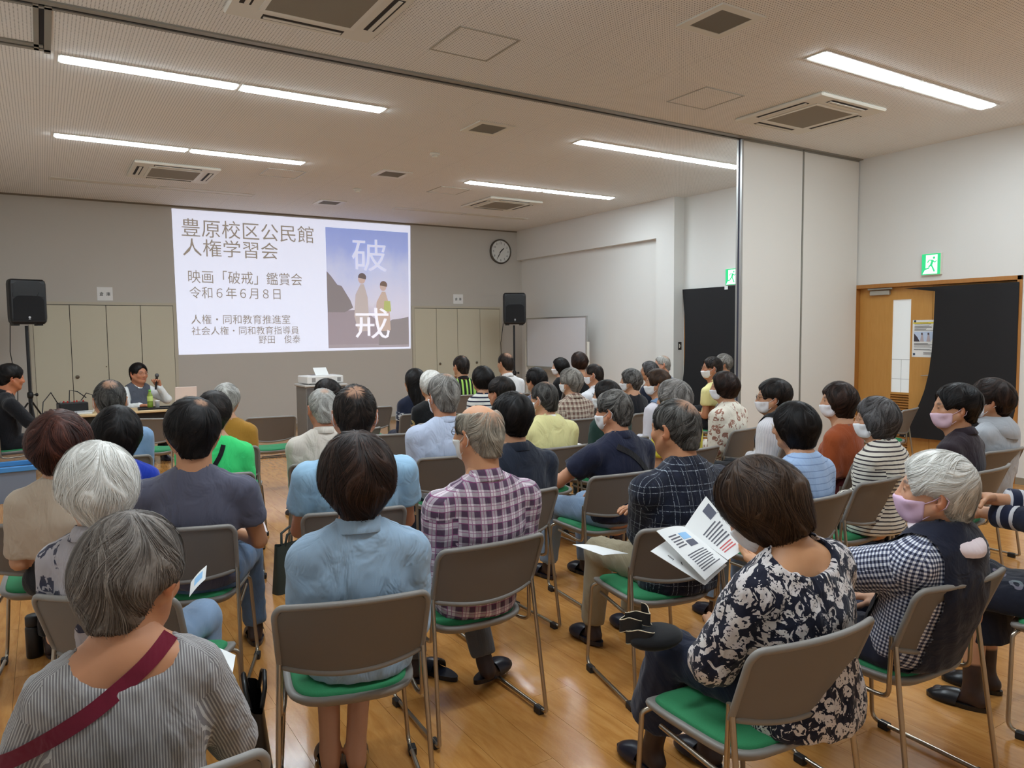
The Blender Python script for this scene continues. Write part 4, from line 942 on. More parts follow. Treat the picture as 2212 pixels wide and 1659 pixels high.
    # ---- shirt
    def garment(nm, mat, lo_, parts, cut, amp):
        G = Field(lo, hi, res); parts(G); cut(G); V, Q = G.nets()
        if len(V) == 0: return None
        V = relax(V, Q, 1, .4); N = vnormals(V, Q); V = V+N*(waves(V, amp, seed*7+len(nm))*foldamp)[:,None]
        # cloth space, stored per face corner so that sleeve seams stay sharp
        ax_ = unit(c7-pel); ex = RL@np.array([1.0,0,0]); ey = unit(np.cross(ax_, ex)); cor = V[Q].reshape(-1,3); fc = V[Q].mean(1)
        if nm in ('trousers','skirt'): pat = np.stack([cor[:,0]*1.2, cor[:,1]-cor[:,2], cor[:,2]*0], -1)
        else:
            reg = np.zeros(len(Q), int); segs = [(S[-1],E[-1],1,-1),(E[-1],Wr[-1],2,-1),(S[1],E[1],1,1),(E[1],Wr[1],2,1)]
            for k, (a, b, idn, sd) in enumerate(segs):
                e = b-a; t_ = ((fc-a)@e)/(e@e); dist = np.linalg.norm(fc-(a+np.clip(t_,0,1)[:,None]*e), axis=1); m = (dist < (.095 if idn == 1 else .078))&(t_ > (.10 if idn == 1 else -.05))
                if idn == 1: m &= ((fc-c7)@ex*sd > shw*.80*sh)
                reg[m] = k+1
            r = cor-pel; rf = fc-pel; af = np.repeat(np.arctan2(rf@ex, -(rf@ey)*1.35), 4); an0 = np.arctan2(r@ex, -(r@ey)*1.35); an0 = af+((an0-af+PI) % (2*PI)-PI)
            pat = np.stack([np.where(np.abs(af) < 1.2, (r@ex)*1.1, an0*.155), r@ax_, np.zeros(len(cor))], -1); rc_ = np.repeat(reg, 4)
            for k, (a, b, idn, sd) in enumerate(segs):
                m = rc_ == k+1; e = unit(b-a); u = unit(np.cross(e, nrm)); w_ = np.cross(e, u); q = cor[m]-a; qf = np.repeat(fc, 4, axis=0)[m]-a; f0 = np.arctan2(qf@w_, qf@u); a1 = np.arctan2(q@w_, q@u); a1 = f0+((a1-f0+PI) % (2*PI)-PI)
                pat[m,0] = a1*.055+3*sd; pat[m,1] = q@e+(0 if idn == 1 else l1)+.17; pat[m,2] = idn
            if nm == 'shirt': SR['reg'] = reg
        me = np_mesh(nm, V, Q, mat); at = me.attributes.new('pat', 'FLOAT_VECTOR', 'CORNER'); at.data.foreach_set('vector', np.ascontiguousarray(pat, np.float32).ravel()); return link(nm, me, None, root)
    SR = {}
    o_ = loose
    def shirt_parts(G):
        k = .05
        G.rc(pel+np.array([0,0,hem-.50+.05]), wst, (.165 if not hem_out else .165+hem_out)*W+o_*.5, .142*W+o_, k, .76, nrm); G.rc(wst, ch, .142*W+o_, .156*W+o_, k, .70, nrm); G.rc(ch, up, .156*W+o_, .122*W+o_*.7, k, .68, nrm)
        G.rc(U(-.11*W,-.088,.908), U(.11*W,-.088,.908), .055+o_*.5, .055+o_*.5, k); 
        if not fem: G.el(wst+nrm*.045, (.135*W,.10*W,.12), .05)
        else: G.el(U(0,.0,.80), (.12*W,.075,.075), .05)
        for sd in (-1,1):
            G.rc(c7+np.array([0,0,-.004]), S[sd]+RL@np.array([-.03*sd,0,.010]), .050, .046+o_*.4, .04)
            sl = sleeve
            if sl == 'none': continue
            f = {'short':.62,'elbow':.95,'long':1.0,'three':1.0,'cap':.3}[sl]; e1 = S[sd]+(E[sd]-S[sd])*f; wide = .012 if sl in ('short','cap') else .004
            G.rc(S[sd], e1, .060*W+o_*.7, .050*W+o_*.7+wide, .025)
            if sl in ('long','three'):
                w1 = E[sd]+(Wr[sd]-E[sd])*(.97 if sl == 'long' else .55); G.rc(E[sd], w1, .048*W+o_*.6, .036+o_*.6, .02)
    def shirt_cut(G):
        nc = c7+(nt-c7)*.22; G.rc(nc-(nt-c7)*.1+nrm*.01, nt+(nt-c7)*1.2, neck, neck*1.05, .012, op='i'); G.half((0,0,hem+zs), (0,0,-1), .01)
        if scoop: G.el(U(0,-.135,.975), (scoop*1.25,.085,scoop*.70), .012, op='i'); G.el(U(0,-.03,.985), (scoop*1.3,.10,.07), .012, op='i')
        for sd in (-1,1):
            if sleeve in ('short','elbow','cap'):
                f = {'short':.58,'elbow':.92,'cap':.26}[sleeve]; e = unit(E[sd]-S[sd]); p = S[sd]+(E[sd]-S[sd])*f; G.half(p, e, .004, (p-np.array([.16]*3)+e*.02*0, p+np.array([.16]*3)) if False else (np.minimum(p, p+e*.13)-.085, np.maximum(p, p+e*.13)+.085))
    shirt = garment('shirt', top, lo, shirt_parts, shirt_cut, .0032)
    # ---- trousers or skirt
    if bottom is not None:
        def tp(G):
            G.rc(pel+np.array([0,.02,-.0]), wst*.6+pel*.4, .150*W+.008, .135*W, .04, .78, nrm)
            for sd in (-1,1):
                hj, kn, an, ft = lg[sd]; G.rc(hj, kn, .092*W, .072, .03)
                if pants == 'skirt': G.rc((hj+lg[-sd][0])/2, (kn+lg[-sd][1])/2+np.array([0,.0,-.01]), .14, .125, .05, .75, (0,0,1))
            if seat: G.half((0,0,.447+zs), (0,0,-1), .01)
            for sd in (-1,1):
                hj, kn, an, ft = lg[sd]
                if pants == 'pants': G.rc(kn, an+np.array([0,0,.02]), .070, .058, .02)
                elif pants == 'crop': G.rc(kn, an*.62+kn*.38, .072, .068, .02)
                elif pants == 'wide': G.rc(kn, an*.60+kn*.40, .085, .105, .03)
                elif pants == 'skirt': G.rc((kn+lg[-sd][1])/2, (kn*.55+an*.45+lg[-sd][1]*.55+lg[-sd][2]*.45)/2, .13, .14, .03, .8)
        def tc(G):
            for sd in (-1,1):
                hj, kn, an, ft = lg[sd]; f = {'pants':.93,'crop':.58,'wide':.62,'skirt':.48}[pants]; p = kn+(an-kn)*f; e = unit(an-kn); G.half(p, e, .004, (np.minimum(p,p+e*.2)-.16, np.maximum(p,p+e*.2)+.16) if pants in ('wide','skirt') else (np.minimum(p,p+e*.12)-.09, np.maximum(p,p+e*.12)+.09))
        garment('skirt' if pants == 'skirt' else 'trousers', bottom, lo, tp, tc, .003)
    # ---- slippers
    if shoes:
        for sd in (-1,1):
            hj, kn, an, ft = lg[sd]
            if an[2] > .5: continue
            slipper(root, (an[0]-math.sin(R(ft))*.055, an[1]+math.cos(R(ft))*.055, max(0, an[2]-.075)), R(ft), shoes if isinstance(shoes, tuple) else (30,30,42), .92 if fem else 1.0)
    # ---- collar
    if collar is not None:
        cm = collar if not isinstance(collar, str) else top; m = MB(); nn = 28; base = c7+(nt-c7)*.22; axn = unit(nt-c7)
        ex = RL@np.array([1.0,0,0]); ey = np.cross(axn, ex); prof = [(.0,-.03),(-.003,.024),(.0,.031),(.006,.032),(.013,.020),(.024,-.014),(.021,-.017),(.010,.010),(.004,.012)]
        def cf(u, v):
            a = u*2*PI; q = prof[min(len(prof)-1, int(round(v*(len(prof)-1))))]; fr = .5-.5*math.cos(a-PI/2+PI)   # 0 back .. 1 front
            rr = neck*1.0+q[0]; bb = 1.10+.16*max(0, math.sin(a)); dz = q[1]-.040*max(0, math.sin(a))**2
            return base+ex*(rr*math.cos(a))+ey*(rr*bb*math.sin(a))+axn*dz
        m.grid(nn, len(prof), cf, True, True); co = m.build('collar', cm, root); set_vec(co.data, 'pat', np.array([[v[0],v[2],0] for v in m.v]))
    def headobj(nm, mb_or_vq, mat):
        o = mb_or_vq; o.v = [tuple(HW(np.array(p)[None])[0]) for p in o.v]; return o.build(nm, mat, root)
    if mask is not None:
        MF = Field((-.10,-.02,-.125), (.10,.145,.02), max(hres,.0055)); a, b = HF.ax, None
        MF.el((0,.03,-.03), (.070,.071,.080), .0); MF.rc((0,.028,-.02), (0,.052,-.088), .066, .038, .03); MF.rc((0,.088,-.005), (0,.102,-.03), .016, .019, .03); MF.el((0,.085,-.06), (.03,.022,.03), .03)
        for sd in (-1,1): MF.el((sd*.04,.066,-.028), (.030,.026,.030), .015); MF.rc((sd*.06,0,-.045), (sd*.035,.05,-.083), .027, .024, .02)
        MF.half((0,.028,0), (0,-1,0), .004); MF.half((0,.0,-.018), (0,.10,1), .006); MF.half((0,0,-.112), (0,0,-1), .006)
        V, Q = MF.nets(); me = np_mesh('face_mask', HW(V), Q, M('mask_%d_%d_%d' % mask, mask, .8)); mo = link('face_mask', me, None, root)
        for sd in (-1,1):
            lp = MB(); lp.tube([(sd*.072,.032,-.032),(sd*.083,.005,-.012),(sd*.089,-.02,.012),(sd*.090,-.036,-.005),(sd*.086,-.030,-.030),(sd*.078,-.005,-.05),(sd*.066,.03,-.085)], .0016, 5); lp.v = [tuple(HW(np.array(p)[None])[0]) for p in lp.v]; lp.build('ear_loop', M('mask_%d_%d_%d' % mask), mo)
    if glasses is not None:
        gm = MB()
        for sd in (-1,1):
            gm.tube([(sd*.034+.022*math.cos(a)*1.05, .106+(-.012 if abs(sd*.034+.022*math.cos(a)) > .04 else 0), .016*math.sin(a)+.0) for a in np.linspace(0,2*PI,15)[:-1]], .0014, 5, closed=True)
            gm.tube([(sd*.057,.094,.006),(sd*.076,.06,.008),(sd*.084,.0,.006),(sd*.086,-.022,-.004)], .0014, 5)
        gm.tube([(-.012,.110,.004),(0,.112,.007),(.012,.110,.004)], .0014, 5); headobj('glasses', gm, M('glasses_%d_%d_%d' % glasses, glasses, .3))
    ctx = dict(SR=SR, root=root, U=U, S=S, E=E, Wr=Wr, HD=HD, c7=c7, nt=nt, up=up, ch=ch, wst=wst, pel=pel, RL=RL, RH=RH, Hc=Hc, HW=HW, nrm=nrm, W=W, lg=lg, sh=sh)
    if extra: extra(ctx)
    return ctx
_SL = {}
def slipper_mesh():
    """one slipper, toe along +y: oval sole and a vamp over the front half"""
    m = MB(); out = []
    for k in range(24):
        a = 2*PI*k/24; y = math.sin(a)*.13; wv = .044+.006*math.sin(a)-(.006 if -.03 < y < .02 else 0); out.append((wv*math.cos(a), y))
    m.prism(out, lambda a,b: (a,b,.001), lambda a,b: (a*1.02,b*1.01,.022)); v = MB()
    def fn(u, w_):
        a = PI*u; y = -.005+.128*w_; k = math.sqrt(max(0, 1-(max(0,w_-.35)/.66)**2)); r = .051*k+.002; hgt = .058-.030*w_*w_
        return (r*math.cos(a), y+.012*math.sin(a)*(1-w_)*-1, .016+hgt*math.sin(a)*(.35+.65*k))
    v.grid(15, 10, fn); return m, v
def slipper(parent, loc, rz, rgb, s=1.0):
    if 'a' not in _SL: a, b = slipper_mesh(); _SL['a'], _SL['b'] = a, b
    key = rgb
    if key not in _SL:
        me = MB(); me.v = list(_SL['a'].v); me.f = list(_SL['a'].f); me.sm = list(_SL['a'].sm); me.add(_SL['b'].v, _SL['b'].f, True); q = me.mesh('slipper'); q.materials.append(M('slipper_%d_%d_%d' % rgb, rgb, .3)); _SL[key] = q
    o = link('slipper', _SL[key], None, parent, loc, rz); o.scale = (s,s,s); return o

# ------------------------------------------------------------------ stacking chair
CHAIR_GREY = keep((lambda q: (q.col(srgb(112,106,100)), q.rough(.55), q.bump(q.noise(q.obj(), 700, 2), .25, .001), q)[-1])(NT('chair_grey_plastic')))
CHAIR_RIM = M('chair_rim', (134,129,123), .45); CHROME = M('chair_steel', (176,166,150), .28, .95)
SEATG = keep((lambda q: (q.col(q.mix(q.noise(q.obj(), 300, 2), srgb(38,122,76), srgb(52,142,92))), q.rough(.85), q.bump(q.noise(q.obj(), 600, 2), .3, .002), q)[-1])(NT('seat_green_fabric')))
def make_chair():
    t = thing('stacking_chair', 'grey stacking chair with green seat', 'chair')
    Z0, Z1 = .563, .778
    def bk(u, v, off=0.0):
        # u -1..1 across, v 0 bottom .. 1 top
        x = u*(.225+.012*v); cu = .045*(1-u*u); zb = Z0-.030*(1-u*u); z = zb+(Z1+.006*(1-u*u)-zb)*v; y = -.192-.083*v-cu
        ll = math.hypot(.1, .2); return Vector((x, y-off*.9, z+off*-.3))
    def rr(n=10, r=.17, cr=.16):
        """outline in (u,v) with rounded top corners"""
        P = []
        for k in range(25): P.append((-1+2*k/24, 0.0))
        P += [(1.0, .2), (1.0, .5)]
        for k in range(7): a = PI/2*k/6; P.append((1-.12+.12*math.cos(a), 1-.2+.2*math.sin(a)))
        for k in range(1, 16): P.append((.88-1.76*k/16, 1.0))
        for k in range(7): a = PI/2+PI/2*k/6; P.append((-1+.12+.12*math.cos(a), 1-.2+.2*math.sin(a)))
        P += [(-1.0, .5), (-1.0, .2)]
        return P
    out = rr()
    # shell as grid clipped by scaling towards rounded corners
    nu, nv = 25, 9
    def lim(v):   # half width available at height v because of the corners
        return 1.0 if v < .8 else .88+.12*math.sqrt(max(0, 1-((v-.8)/.2)**2))
    def sh(off):
        return lambda i, j: bk((-1+2*i)*lim(j)*.985, .02+.96*j, off)
    m = MB(); m.grid(nu, nv, sh(.003)); m.grid(nu, nv, sh(-.004)); b = m.build('backrest', CHAIR_GREY, t)
    MB().tube([bk(u*1.0, v*1.0, 0) for (u, v) in out], .0105, 8, closed=True).build('rim', CHAIR_RIM, b)
    # seat: moulded shell with rim and padded cushion
    def so(a):   # superellipse outline, wider in front
        c, s_ = math.cos(a), math.sin(a); e = .42; x = math.copysign(abs(c)**e, c); y = math.copysign(abs(s_)**e, s_); return (x*(.215+.012*y), .015+y*.215)
    A = [2*PI*k/40 for k in range(40)]
    def sz(x, y): return .428-.012*max(0, (y-.14)/.09)**2*1.5+.012*(x/.2)**2-.008*(y+.05)
    s = MB(); ring = [so(a) for a in A]; lv = [(.90,-.030),(1.0,-.012),(1.015,-.002),(1.0,.006),(.93,.004),(.5,-.002),(0.02,-.002)]
    vs = [(x*k, .015+(y-.015)*k, sz(x*k, y*k)+dz) for (k, dz) in lv for (x, y) in ring]; fs = [(i*40+j, i*40+(j+1)%40, (i+1)*40+(j+1)%40, (i+1)*40+j) for i in range(len(lv)-1) for j in range(40)]
    s.add(vs, fs+[tuple(range(39,-1,-1))], True); so_ = s.build('seat_shell', CHAIR_RIM, t)
    c = MB(); lv = [(.90,.0),(.90,.010),(.86,.018),(.7,.022),(.4,.020),(.02,.018)]
    vs = [(x*k, .015+(y-.015)*k, sz(x*k, y*k)+dz) for (k, dz) in lv for (x, y) in ring]; c.add(vs, [(i*40+j, i*40+(j+1)%40, (i+1)*40+(j+1)%40, (i+1)*40+j) for i in range(len(lv)-1) for j in range(40)], True); c.build('seat_cushion', SEATG, t)
    def bend(pts, r=.035, n=5):
        P = [Vector(p) for p in pts]; o = [P[0]]
        for i in range(1, len(P)-1):
            a = (P[i-1]-P[i]); b_ = (P[i+1]-P[i]); rr_ = min(r, a.length*.45, b_.length*.45); a.normalize(); b_.normalize(); p0 = P[i]+a*rr_; p1 = P[i]+b_*rr_
            for k in range(n+1): q = k/n; o.append(p0*(1-q)**2+P[i]*2*q*(1-q)+p1*q*q)
        return o+[P[-1]]
    for sd in (-1, 1):
        x = sd
        f = MB(); f.tube(bend([(x*.226,-.195,.60),(x*.245,-.275,.030),(x*.245,-.265,.022),(x*.235,.205,.022),(x*.210,.205,.395),(x*.185,.19,.408)], .04), .0085, 8); f.build('side_frame', CHROME, t)
        h = MB(); h.tube(bend([(x*.222,-.182,.60),(x*.226,-.178,.395),(x*.218,-.12,.383),(x*.205,.12,.388)], .035), .008, 8); h.build('seat_bracket', CHROME, t)
        for yy in (-.225, .155):
            q = MB(); q.bbox(x*.241-.014, x*.241+.014, yy-.022, yy+.022, 0.0, .03, .003); q.build('glide', M('glide_black', (32,30,30), .6), t)
    return t
# ------------------------------------------------------------------ where everybody sits: x, y, facing, lean, head turn, size
POS = {
 'pinstripe':(0.13,1.85,-5,2,(-30, 14, 0),0.892,1.15),
 'whitefloral':(0.20,2.83,-34,-4,(40, 5, 0),0.940,1.15),
 'slate':(0.59,3.63,-20,-4,(12, 2, 0),1.033,1.15),
 'beige':(0.05,3.95,-5,0,(0, 5, 0),0.936,1.15),
 'denimpolo':(0.39,5.90,-5,-3,(5, 0, 0),1.006,1.15),
 'royal':(0.31,4.40,-10,0,(0, 5, 5),0.922,1.15),
 'green':(0.89,4.85,-18,0,(0, 0, 0),0.969,1.03),
 'mustard':(1.17,5.90,-18,0,(-5, 0, 0),0.948,0.98),
 'palejacket':(1.56,4.85,-12,-3,(10, 5, 0),0.944,1.10),
 'projblack':(2.13,6.20,30,15,(0, 10, 0),0.947,1.03),
 'skypolo':(1.28,3.53,-12,-5,(-6, 0, 0),1.094,1.12),
 'denim':(0.89,2.44,-15,-5,(0, 3, 0),0.963,1.15),
 'plaidbald':(1.49,2.72,-1,-5,(16, 2, 0),1.069,0.98),
 'navyjkt':(2.08,3.40,0,-3,(0, 0, 0),0.997,1.02),
 'lightblue':(2.31,4.60,-10,-4,(8, 0, 0),1.040,1.13),
 'whiteblack':(3.06,6.30,-5,0,(30, 0, 0),0.959,1.03),
 'longblack':(3.26,7.10,-5,0,(15, 0, 0),0.922,1.13),
 'limestripe':(4.69,8.73,-5,0,(10, 0, 0),1.000,1.14),
 'navystripe':(3.92,6.85,0,0,(15, 0, 0),0.940,1.11),
 'brownman':(3.10,5.14,0,0,(20, 0, 0),0.950,0.98),
 'whiteshirt':(5.24,8.51,0,0,(10, 0, 0),1.050,1.08),
 'blackdenim':(4.29,6.39,0,0,(15, 0, 0),0.930,1.01),
 'maskblack':(6.19,8.60,20,0,(35, 0, 0),0.927,1.07),
 'blackstand':(6.08,8.00,0,0,(5, 0, 0),1.069,1.00),
 'brownplaid':(4.26,5.75,0,0,(25, 0, 0),0.961,0.99),
 'yellowshirt':(3.07,4.50,0,-2,(18, 0, 0),0.945,1.02),
 'whitemask':(5.14,6.50,5,0,(35, 0, 0),0.959,0.98),
 'greendress':(3.70,4.54,5,0,(30, 0, 0),0.930,0.98),
 'navypolo':(2.86,3.45,0,0,(25, 0, 0),0.964,1.01),
 'plaidnavy':(2.42,2.47,-5,2,(15, 0, 0),1.011,1.06),
 'greyblack':(5.05,5.80,10,0,(30, 0, 0),0.914,0.98),
 'glasswoman':(6.32,6.90,10,0,(40, 0, 0),0.932,0.98),
 'baldwhite':(6.97,7.35,10,0,(45, 0, 0),1.000,0.98),
 'denimvest':(4.66,5.00,10,0,(40, 0, 0),0.975,0.98),
 'yellowtee':(3.77,3.89,5,0,(20, 0, 0),0.950,1.05),
 'yellowmask':(6.54,6.08,10,0,(40, 0, 0),1.020,1.04),
 'curly':(7.76,7.01,10,0,(40, 0, 0),1.000,0.98),
 'floralblouse':(4.86,4.40,10,0,(30, 0, 0),0.960,1.00),
 'blackvest':(4.66,3.75,10,0,(35, 0, 0),0.902,1.10),
 'lightblueknit':(3.21,2.45,0,0,(20, 5, 0),0.948,0.98),
 'rust':(4.44,3.05,10,0,(35, 0, 0),0.967,0.98),
 'stripegrey':(3.98,2.50,6,0,(35, 0, 0),0.909,1.01),
 'darkpurple':(4.63,2.40,5,0,(40, 0, 0),0.956,1.11),
 'hoodie':(5.50,2.60,-3,0,(30, 0, 0),0.932,1.15),
 'gingham':(2.51,1.45,0,-8,(30, 3, 0),0.869,1.10),
 'navybob':(1.885,1.425,-2,8,(20, 24, 0),0.925,1.12),
 'presenter':(1.06,10.75,150,0,(0, 0, 0),0.934,1.15),
 'operator':(-0.30,9.20,-75,5,(0, 0, 0),1.06,1.02),
}
from mathutils.bvhtree import BVHTree
def hugging_band(ctx, pts, width, mat, name='strap', side=-1, parts=('shirt','body','vest','collar'), th=.0022, lift=.006):
    """flat strap laid over the clothes: pts are (x,z) seen from behind (side -1) or the front (+1)"""
    vs = []; fs = []
    for ch in ctx['root'].children:
        if ch.name.split('.')[0] in parts and ch.type == 'MESH':
            o = len(vs); vs += [v.co.copy() for v in ch.data.vertices]; fs += [tuple(i+o for i in p.vertices) for p in ch.data.polygons]
    T = BVHTree.FromPolygons(vs, fs); P = []
    n = 26; L = [0.0]
    for a, b in zip(pts, pts[1:]): L.append(L[-1]+math.hypot(b[0]-a[0], b[1]-a[1]))
    for k in range(n):
        s = L[-1]*k/(n-1); i = max(j for j in range(len(L)-1) if L[j] <= s+1e-9); f = (s-L[i])/(L[i+1]-L[i]); x = pts[i][0]+(pts[i+1][0]-pts[i][0])*f; z = pts[i][1]+(pts[i+1][1]-pts[i][1])*f
        h, nn, _, _ = T.ray_cast(Vector((x, side*1.2, z)), Vector((0,-side,0)))
        if h is not None: P.append((h+nn*lift, nn))
    if len(P) < 3: return None
    for _ in range(4): P = [P[0]]+[((P[i-1][0]+P[i][0]*2+P[i+1][0])/4, (P[i-1][1]+P[i][1]*2+P[i+1][1]).normalized()) for i in range(1,len(P)-1)]+[P[-1]]
    m = MB()
    def fn(u, v):
        q = u*(len(P)-1); i = min(len(P)-2, int(q)); f = q-i; p = P[i][0].lerp(P[i+1][0], f); nn = (P[i][1].lerp(P[i+1][1], f)).normalized(); t = (P[min(i+2,len(P)-1)][0]-P[max(i-1,0)][0]).normalized(); s_ = t.cross(nn).normalized()
        return p+s_*width*(v-.5), nn
    m.sheet(len(P), 3, fn, th); o = m.build(name, mat, ctx['root']); set_vec(o.data, 'pat', np.array([[v[0],v[2],0] for v in m.v])); return o
def S1(name): return POS[name]
def sit(key, label, **kw):
    X, Y, yaw, lean, hd, sh, hz = POS[key]; d = X*math.sin(YAW)+Y*math.cos(YAW)
    kw.setdefault('near', 0 if d < 2.9 else 1 if d < 4.3 else 2 if d < 6.6 else 3); kw.setdefault('seed', len(key)*7+int(abs(X)*100) % 97)
    kw.setdefault('lean', lean); kw.setdefault('head', hd); ch = kw.pop('chair', True)
    c = person('person', X, Y, yaw, label, sh=sh, hsz=hz, **kw)
    if ch: CHAIRS.append((X, Y, yaw, ch if isinstance(ch, str) else None, key))
    return c
CHAIRS = []
NAVY = (30,34,54)
TR_DARK = fab('trousers_black', (24,24,28)); TR_NAVY = fab('trousers_navy', NAVY); TR_BEIGE = fab('trousers_khaki', (150,138,112)); TR_GREY = fab('trousers_grey', (92,94,98)); TR_KHAKI = fab('trousers_stone', (176,164,140))
JEANS = fab('jeans_blue', (96,120,150), 'denim', c=(64,86,116)); JEANS_D = fab('jeans_dark', (58,74,100), 'denim', c=(36,48,70)); JEANS_L = fab('jeans_light', (138,160,186), 'denim', c=(104,128,158))
BLACKF = fab('black_knit', (20,20,22)); PALE = fab('pale_check_trousers', (200,196,190), 'plaid', p=.03, c=(160,150,150))
L_STD = ((.10,.36,.485),(.105,.36,.075),0); L_BACK = ((.08,.34,.49),(.06,.14,.085),0); L_WIDE = ((.15,.34,.485),(.17,.36,.075),12)

# --- near rows
c = sit('pinstripe', 'grey haired woman in a pinstriped top with dark red strap, bottom left corner', g='f', sleeve='three', top=fab('pinstripe_top', (120,116,118), 'pinstripe', c=(206,204,200), fold=.9), bottom=TR_GREY, neck=.075, hair=('pixie','ashbrown',.006), crown=(.05,-.25,.95), hlen=.085, arms=('read','read'), scoop=.078, width=.98, glasses=(150,120,110), foldamp=1.3, skin=(196,138,100), loose=.016)
hugging_band(c, [(.085,.945),(0,.885),(-.12,.805),(-.26,.71)], .034, fab('strap_wine', (110,22,44)), 'bag_strap')
c = sit('whitefloral', 'white haired woman in a grey blouse with dark flowers, seated in the left row', g='f', sleeve='short', top=fab('blouse_grey_floral', (172,166,170), 'floral', s=11, d=.40, c=(40,42,62), c2=(66,66,84), w=.03, leaf=.63, fold=.6), bottom=JEANS_L, hair=('pixie','white',.014), crown=(.18,-.1,.97), hlen=.09, neck=.064, collar='x', arms=('lap','lap'), skin=(200,150,118))
c = sit('slate', 'man with black hair in a slate blue T-shirt and jeans', sleeve='short', top=fab('tshirt_slate', (92,92,108), fold=.75), bottom=JEANS, hair=('full','black',.004), crown=(.25,-.45,.85), thin=.22, arms=('thigh','thigh'), width=1.10, legs=[L_STD, L_WIDE], neck=.068, skin=(198,142,104))
c = sit('beige', 'woman with wavy brown hair in a beige top at the left edge', g='f', sleeve='elbow', top=fab('top_beige', (186,168,148), fold=.7), bottom=TR_DARK, hair=('pixie','redbrown',.026), hlen=.08, neck=.064, width=1.05)
c = sit('denimpolo', 'man with thinning dark hair in a faded blue polo shirt near the table', sleeve='elbow', top=fab('polo_faded_blue', (134,164,196), 'denim', c=(110,142,178)), bottom=TR_NAVY, hair=('thin','saltpepper',.004), thin=.45, tint=(.5,.5,.5), collar=fab('collar_blue', (66,92,118)), mask=(236,236,236), width=1.10)
c = sit('royal', 'woman with straight black hair in a royal blue top', g='f', sleeve='long', top=fab('top_royal_blue', (24,52,160)), bottom=TR_DARK, hair=('bob','black',.010), crown=(.1,-.2,.95), hlen=.10)
c = sit('green', 'woman with dark hair in a bright green sweater with a black strap', g='f', sleeve='long', top=fab('sweater_bright_green', (62,212,118), fold=.7), bottom=JEANS_D, hair=('mush','softblack',.010), width=1.08)
hugging_band(c, [(-.12,.60),(-.04,.74),(.045,.88),(.06,.94)], .026, BLACKF, 'bag_strap')
c = sit('mustard', 'white haired woman in a mustard yellow top', g='f', sleeve='long', top=fab('top_mustard', (170,124,46)), bottom=TR_DARK, hair=('pixie','lightgrey',.010), width=1.05)
c = sit('palejacket', 'man with short grey hair in a pale beige jacket', sleeve='long', top=fab('jacket_pale', (212,202,190), fold=.7), bottom=PALE, hair=('crop','lightgrey',.003), thin=.3, collar='x', skin=(190,130,100), hlen=.045, width=1.08)
c = sit('projblack', 'dark haired person in black bending beside the projector', g='f', sleeve='long', top=BLACKF, bottom=TR_DARK, hair=('bob','softblack',.008), width=.98)
c = sit('skypolo', 'man with cropped dark hair in a sky blue polo shirt', sleeve='short', top=fab('polo_sky_blue', (158,196,224), fold=.7), bottom=TR_KHAKI, hair=('thin','softblack',.004), thin=.42, tint=(1.3,1.25,1.2), collar='x', mask=(238,238,238), width=1.16, loose=.020, arms=('thigh','thigh'), hlen=.045, skin=(204,146,116), legs=[L_WIDE, L_STD])
c = sit('denim', 'woman with dark brown hair in a pale denim shirt, front middle', g='f', sleeve='three', top=fab('shirt_pale_denim', (160,184,206), 'denim', c=(132,158,184), fold=1.0), bottom=fab('trousers_cropped_denim', (168,186,204)), pants='crop', hair=('pixie','darkbrown',.018), crown=(.0,-.15,.97), hlen=.085, neck=.066, collar='x', sock=None, legs=[((.09,.31,.49),(.10,.10,.085),4), ((.05,.31,.49),(-.01,.08,.085),-4)], hem=.455, hem_out=.02, width=1.10, loose=.018, foldamp=1.4, skin=(200,146,112))
c = sit('plaidbald', 'balding man with glasses in a purple and white plaid shirt', sleeve='long', top=fab('shirt_purple_plaid', (222,210,216), 'plaid', p=.050, c=(88,66,88), c2=(140,56,112), fold=.7), bottom=TR_GREY, hair=('bald','lightgrey',.005), thin=1.0, collar='x', glasses=(24,24,28), mask=(236,234,228), skin=(206,150,110), legs=[L_STD, ((.12,.30,.50),(.14,.12,.105),-68)], hem=.445, hem_out=.01, width=1.04, loose=.02, hlen=.05, foldamp=1.2, tint=(.85,.78,.68), arms=('lap','lap'))
c = sit('navyjkt', 'man with thick black hair in a dark navy jacket', sleeve='long', top=fab('jacket_dark_navy', (36,42,56), fold=.6), bottom=TR_DARK, hair=('full','black',.007), crown=(.2,-.3,.93), thin=.12, neck=.066, collar=fab('collar_dark_navy', (32,38,52)), width=1.12, loose=.02)
c = sit('navybob', 'woman with a dark brown bob in a navy and white floral blouse reading a leaflet', g='f', sleeve='three', top=fab('blouse_navy_floral', (24,26,44), 'floral', s=24, d=.44, c=(226,222,216), c2=(196,184,186), w=.025, leaf=.56, fold=.8), bottom=fab('trousers_navy_wide', (34,40,60), fold=.6), pants='wide', hair=('bob','brown',.016), crown=(.0,-.15,.98), hlen=.12, tint=(.72,.72,.75), neck=.078, scoop=.085, tilt=-5, arms=(((.08,.25,.62),(.9,-.6,-.1)),((.11,.23,.795),(.9,-.5,-.5))), width=1.12, loose=.028, hem=.44, hem_out=.03, foldamp=1.5, skin=(206,152,110), legs=[((.13,.36,.50),(.10,.50,.085),5), ((.10,.34,.49),(.10,.42,.085),0)], hands={-1:dict(dir=(.35,.75,.35), palm=(.4,.3,-.6), curl=35, thumb=30), 1:dict(dir=(.05,.9,.35), palm=(.2,-.3,.9), curl=18, thumb=30)}, mask=(236,236,240))
